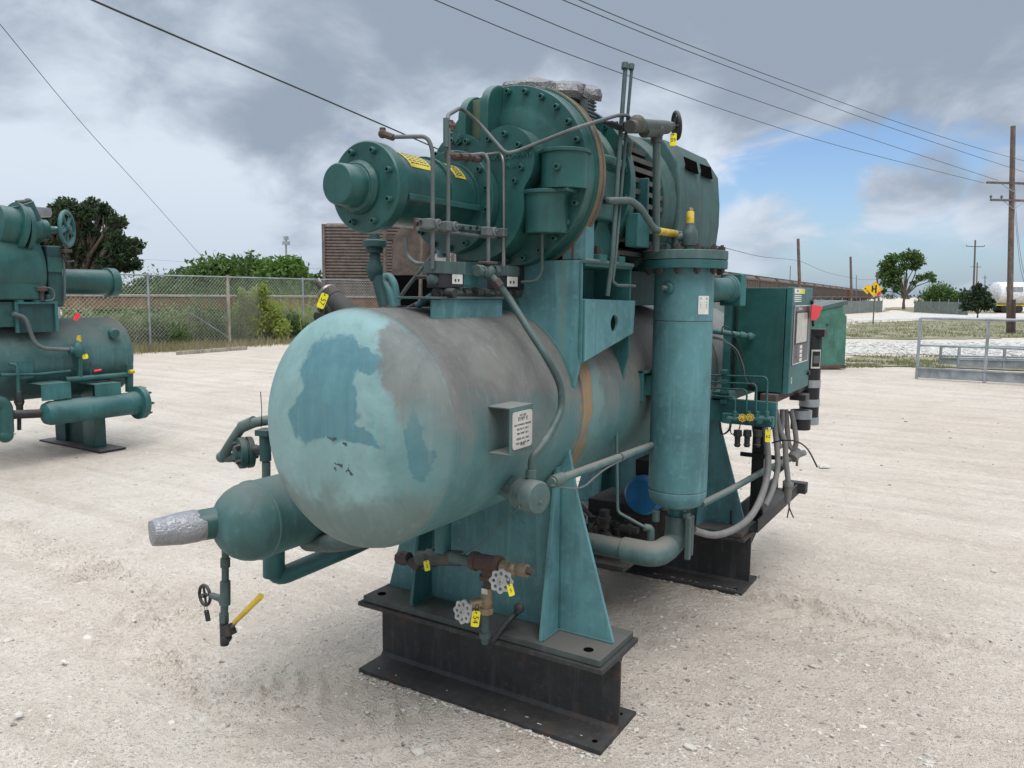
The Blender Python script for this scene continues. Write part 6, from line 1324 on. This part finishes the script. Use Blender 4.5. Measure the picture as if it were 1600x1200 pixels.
# ------------------------------------------------------------------ yard objects at right
dm = thing('dumpster', 'green steel dumpster with sloping top behind the control cabinet', 'dumpster', tuple(P(1295, 577, 'Z', 0)))
A_ = P(1320, 577, 'Z', 0); Bq = G(1205, 17.6); dd = (Bq-A_).normalized(); nn3 = V((-dd.y, dd.x, 0))
if (nn3).dot(HF) < 0: nn3 = -nn3
zt = 1.46; Hf = lambda a_, b_, t: A_+dd*a_+nn3*t+V((0, 0, b_))
MB().prism([(0, 0.03), (.02, 1.20), (.12, 1.30), (.13, 1.50), (1.75, 1.12), (1.80, .03)], Hf, 0, 1.5).build('body', 'dumpster', dm, .01)
MB().prism([(.02, 1.48), (.04, 1.57), (1.78, 1.19), (1.76, 1.10)], Hf, -.03, 1.53).build('lid', 'tube_green', dm, .008)
MB().boxo(A_+dd*.9-nn3*.02+V((0, 0, .06)), (1.8, .05, .08), dd, nn3).build('bottom_rail', 'rusty', dm, .004)
MB().boxo(A_+dd*.5-nn3*.02+V((0, 0, 1.02)), (.05, .03, .02), dd, nn3).build('lug', 'black_iron', dm)
pl = P(1345, 568, 'Z', .03); MB().boxo(pl, (.7, .2, .04), HR, HF).build('plank', 'wood_plank', None, .004, label='flat weathered board lying on the ground right of the green dumpster', category='timber')
def rail_frame(pts, H, lab, toe=.30, group='grey railing frames on the ground', mat='galv', mids=(.52,), r=.028, nposts=3, uposts=None):
    a_, b_ = pts; t_ = thing('railing_frame', lab, 'railing', tuple(a_), group); d_ = (b_-a_).normalized(); L = (b_-a_).length; n_ = d_.cross(V((0, 0, 1)))
    MB().tube([a_+V((0, 0, H)), b_+V((0, 0, H))], r).build('top_rail', mat, t_)
    for m_ in mids: MB().tube([a_+V((0, 0, H*m_)), b_+V((0, 0, H*m_))], r*.8).build('mid_rail', mat, t_)
    MB().boxo((a_+b_)/2+V((0, 0, toe/2+.02)), (L, .02, toe*.9), d_, n_).build('toe_board', mat, t_, .003)
    MB().boxo((a_+b_)/2+V((0, 0, toe+.03))+n_*.02, (L, .06, .03), d_, n_).build('toe_flange', mat, t_, .003)
    for k in range(nposts): q = a_+d_*(L*k/(nposts-1)); MB().boxo(q+V((0, 0, H/2)), (.055, .055, H), d_, n_).build('post', mat, t_, .004)
    return t_
fa = P(1432, 592, 'Z', 0); fb = P(1535, 598, 'Z', 0); fb2 = fa+(fb-fa)*2.05
rail_frame((fa, fb2), P(1435, 497, 'Y', fa.y).z, 'grey steel railing frame with toe board standing in front at the right edge', .20, mids=(.56,))
ga = G(1497, 18.6); gb_ = G(1640, 18.2); rail_frame((ga, gb_), .52, 'lower grey frame of rails and boards standing behind the front railing', .17, mids=(.45,), nposts=3)
ga2 = ga+HF*.8; gb2 = gb_+HF*.8; rail_frame((ga2, gb2), .45, 'rearmost low grey frame half hidden behind the other two railings', .14, mids=(.5,), nposts=2)
# road sign
sg = G(1364, 48); st = thing('road_sign', 'yellow diamond sign with black side-road symbol, small red tag at its corner', 'road sign', tuple(sg))
ct = CAM+ray(1366, 452)*(48/ray(1366, 452).dot(HF)); fwd = -HF
MB().cyl(sg, V((sg.x, sg.y, ct.z+.3)), .04, n=10).build('post', 'tube_grey', st)
fs_ = frame(ct+fwd*.06, HR, (0, 0, 1)); pt = lambda a_, b_, t: fs_@V((a_, b_, t))
MB().prism([(0, .48), (.48, 0), (0, -.48), (-.48, 0)], pt, -.01, .01).build('sign_panel', 'sign_yellow', st)
fs_b = MB()
for q in ([(.03, -.24), (.12, -.24), (.12, .26), (.03, .26)], [(-.19, -.16), (-.10, -.16), (-.10, .2), (-.19, .2)], [(-.10, -.02), (.03, -.02), (.03, .06), (-.10, .06)]): fs_b.prism(q, pt, .0115, .014)
fs_b.build('symbol', 'ink', st, smooth=0)
MB().prism([(-.33, .25), (-.03, -.05), (-.33, -.35), (-.63, -.05)], lambda a_, b_, t: fs_@V((a_-.1, b_+.05, t)), -.05, -.035).build('rear_panel', 'sign_yellow', st)
MB().prism([(-.60, -.0), (-.52, -.0), (-.52, .08), (-.60, .08)], pt, -.033, -.03).build('rear_symbol', 'ink', st)
MB().prism([(.25, -.12), (.42, -.2), (.27, -.42), (.14, -.28)], pt, .012, .02).build('red_tag', 'red_cloth', st)
# ------------------------------------------------------------------ poles, mast and wires
def zat(v, dep): return CAM.z+(459-v)/F*dep
def pole(u0, u1, v1, dep, r, label, arms=(), name='utility_pole', cat='utility pole', mat='pole_wood', v0=None, group=None):
    g = G(u0, dep); tp = GP(u1, v1, dep); t_ = thing(name, label, cat, tuple(g), group)
    MB().cyl(g, tp, r, r*.75, n=14).build('pole', mat, t_)
    for (va, ua, ub, ins) in arms:
        a_ = GP(ua, va, dep); z = a_.z; b_ = G(ub, dep, z)
        b_ = a_+((b_-a_).normalized()*1.0+HF*.12).normalized()*(b_-a_).length
        off = -HF*(r+.05)
        am = MB().boxo((a_+b_)/2+off, ((b_-a_).length, .09, .11), b_-a_, (0, 0, 1)).build('crossarm', mat, t_, .005)
        c = G((u0+u1)/2, dep, z-.4)
        for e_ in (a_.lerp(b_, .25), a_.lerp(b_, .75)): MB().tube([e_+off, c+off*.8], .018, n=6).build('brace', 'galv', t_)
        for k in ins:
            q = a_.lerp(b_, k)+off; MB().lathe(q+V((0, 0, .055)), (0, 0, 1), [(0, .03), (.05, .03), (.06, .06), (.09, .05), (.10, .065), (.15, .04), (.17, .02)], 10).build('insulator', 'tube_green', t_)
    return t_
pole(1577, 1583, 197, 37, .14, 'tall wooden utility pole with two crossarms at the right edge', [(286, 1538, 1628, ()), (313, 1544, 1626, (.0, .22, .78, 1.0))])
MB().cyl(G(1583.5, 36.6), GP(1584, 468, 36.6), .09, n=10).build('stub_post', 'rust_brown', None, label='short brown post standing against the tall utility pole', category='post')
pole(1520, 1524, 375, 105, .13, 'utility pole with one crossarm above the dark shrub', [(385, 1509, 1539, (0, .5, 1))])
pole(1525, 1527, 410, 150, .13, 'more distant utility pole just right of the single crossarm pole', [(417, 1515, 1534, ())])
pole(1539, 1539, 430, 210, .13, 'farthest tiny utility pole right of the dark shrub', [(434, 1534, 1544, ())])
pole(1251, 1247, 373, 60, .14, 'bare leaning wooden pole directly above the control cabinet')
pole(1331, 1329, 401, 80, .14, 'bare wooden pole between the cabinet pole and the road sign')
pole(1374, 1370, 425, 100, .14, 'bare wooden pole just right of the road sign')
pole(1233, 1235, 415, 110, .06, 'thin pole left of the bare pole above the cabinet', name='thin_pole', cat='pole', mat='tube_grey')
pole(1338, 1338, 430, 120, .06, 'thin pole right of the middle bare pole', name='thin_pole', cat='pole', mat='tube_grey')
pole(227, 227, 425, 120, .12, 'small utility pole beyond the fence left of the trees', [(430, 220, 235, ()), (434, 222, 232, ())])
ms = thing('radio_mast', 'slim grey radio mast on the horizon above the bright green tree', 'mast', tuple(G(447, 230)))
MB().cyl(G(447, 230), GP(447, 371, 230), .5, .22, n=8).build('mast', 'galv', ms)
for v, r in ((380, 1.1), (372, .7)): MB().lathe(GP(447, v, 230), (0, 0, 1), [(-.5, r), (.5, r)], 8).build('antenna_array', 'galv', ms)
def wire(pts, r, label, group='overhead wires', mat='black'):
    q = [CAM+ray(u, v)*(dep/ray(u, v).dot(HF)) for u, v, dep in pts]
    MB().tube(smooth_path(q, 10), r, n=6).build('overhead_wire', mat, None, label=label, category='wire', group=group)
wire([(60, -40, 9), (140, -2, 9.5), (260, 50, 10.5), (400, 110, 12), (540, 170, 14), (700, 240, 17), (900, 330, 24), (1120, 384, 34), (1190, 401, 45), (1249, 408, 60), (1290, 425, 70), (1330, 434, 80), (1350, 437, 90), (1372, 437, 100)], .013, 'thick black cable crossing the sky from top left down behind the compressor')
wire([(-40, -10, 20), (0, 38, 22), (130, 195, 30), (230, 305, 38), (325, 412, 50)], .011, 'thin wire falling steeply through the sky at far left')
wire([(600, -36, 12), (680, 0, 13), (850, 70, 16), (1000, 125, 20), (1150, 178, 25), (1300, 225, 30), (1450, 264, 34), (1538, 286, 37)], .009, 'lowest of the four thin wires running to the big utility pole')
wire([(700, -32, 12), (775, 0, 13), (950, 72, 17), (1100, 128, 21), (1250, 180, 26), (1400, 230, 31), (1560, 282, 37)], .009, 'second lowest of the four thin wires running to the big utility pole')
wire([(800, -34, 13), (880, 0, 14), (1050, 70, 18), (1200, 128, 22), (1350, 185, 28), (1500, 236, 33), (1610, 272, 38)], .009, 'second highest of the four thin wires running to the big utility pole')
wire([(840, -34, 13), (905, 0, 14), (1070, 68, 18), (1250, 136, 23), (1400, 190, 29), (1530, 232, 34), (1640, 262, 40)], .009, 'highest of the four thin wires running to the big utility pole')
wire([(150, 402, 140), (240, 406, 140), (330, 412, 140), (500, 420, 140), (560, 421, 140)], .02, 'faint distant wire low over the trees at left', mat='tube_grey')
wire([(1583, 300, 37), (1592, 400, 30), (1600, 440, 26), (1612, 470, 22)], .008, 'guy wire slanting down from the big utility pole')
wire([(1585, 280, 37), (1590, 360, 32), (1601, 430, 27), (1625, 470, 22)], .008, 'slack cable hanging beside the big utility pole')
# ------------------------------------------------------------------ grass and road patches (each laid on the ground)
def patch(name, poly, mat, label, z=.010, seed=0, sub=3, kind='structure'):
    pts = [P(u, v, 'Z', 0) for u, v in poly]; o = []
    for i in range(len(pts)):
        a_, b_ = pts[i], pts[(i+1) % len(pts)]
        for k in range(14):
            q = a_.lerp(b_, k/14); L = (b_-a_).length; o.append((q.x+noise.noise(V((q.x*.6, q.y*.6, seed)))*min(1.1, L*.1)+noise.noise(V((q.x*3, q.y*3, seed)))*.3, q.y+noise.noise(V((q.x*.6, q.y*.6, seed+9)))*min(1.1, L*.1)))
    t_ = tessellate_polygon([[V((x, y, 0)) for x, y in o]]); m_ = MB(); m_.add([(x, y, z) for x, y in o], [tuple(x) for x in t_])
    me = bpy.data.meshes.new(name); me.from_pydata(m_.v, [], m_.f); me.materials.append(MAT[mat]); 
    bm = bmesh.new(); bm.from_mesh(me)
    for f_ in bm.faces:
        f_.normal_update()
        if f_.normal.z < 0: f_.normal_flip()
    bm.to_mesh(me); bm.free()
    return link(name, me, None, kind=kind), pts
patch('grass_verge', [(1318, 529), (1322, 512), (1345, 504), (1500, 499), (1700, 499), (1700, 523), (1560, 529), (1430, 531)], 'grass_ground', '', .012, 3)
patch('grass_verge', [(1325, 572), (1322, 555), (1380, 557), (1500, 560), (1700, 562), (1700, 585), (1500, 575), (1400, 573)], 'grass_ground', '', .012, 5)
patch('grass_verge', [(1372, 489), (1395, 484), (1430, 488), (1520, 490), (1600, 489), (1600, 486), (1500, 482), (1430, 480), (1390, 480)], 'grass_ground', '', .012, 6)
patch('gravel_road', [(1300, 551), (1310, 534), (1430, 535), (1560, 533), (1700, 528), (1700, 558), (1500, 556), (1400, 553)], 'white_gravel', '', .010, 11)
patch('gravel_road', [(1310, 506), (1330, 499), (1400, 490), (1500, 491.5), (1700, 492), (1700, 496.5), (1480, 496.5), (1350, 501)], 'white_gravel', '', .010, 12)
0 and patch('grass_verge', [(186, 572), (215, 561), (360, 549), (520, 534), (640, 519), (560, 522), (400, 535), (180, 555)], 'grass_ground', '', .014, 14)
def blades(poly_px, n, hmin, hmax, mat, seed, label):
    rnd = random.Random(seed); b = MB(); (u0, v0, u1, v1) = poly_px
    for _ in range(n):
        q = P(rnd.uniform(u0, u1), rnd.uniform(v0, v1), 'Z', 0)
        if noise.noise(V((q.x*.8, q.y*.8, seed))) < -.05: continue
        h = rnd.uniform(hmin, hmax); a_ = rnd.random()*pi; s_ = V((cos(a_), sin(a_), 0))*.016; t_ = q+V((rnd.gauss(0, .4)*h, rnd.gauss(0, .4)*h, h)); b.add([q-s_, q+s_, t_], [(0, 1, 2)])
    b.build('grass', mat, None, smooth=0, kind='stuff', label=label, category='grass')
blades((1320, 502, 1700, 528), 9000, .04, .16, 'grass', 41, 'patchy dry grass strip beyond the white gravel at right')
blades((1322, 557, 1700, 575), 5000, .03, .10, 'grass', 42, 'thin grass strip behind the grey railing frames')
rubble = MB(); rnd = random.Random(8)
for _ in range(900):
    q = P(rnd.uniform(1325, 1650), rnd.uniform(535, 555), 'Z', 0); rock(rubble, (q.x, q.y, .02), rnd.uniform(.02, .06))
rubble.build('rubble', 'white_stone', None, smooth=0, kind='stuff', label='white rubble strewn along the far gravel strip', category='rubble')
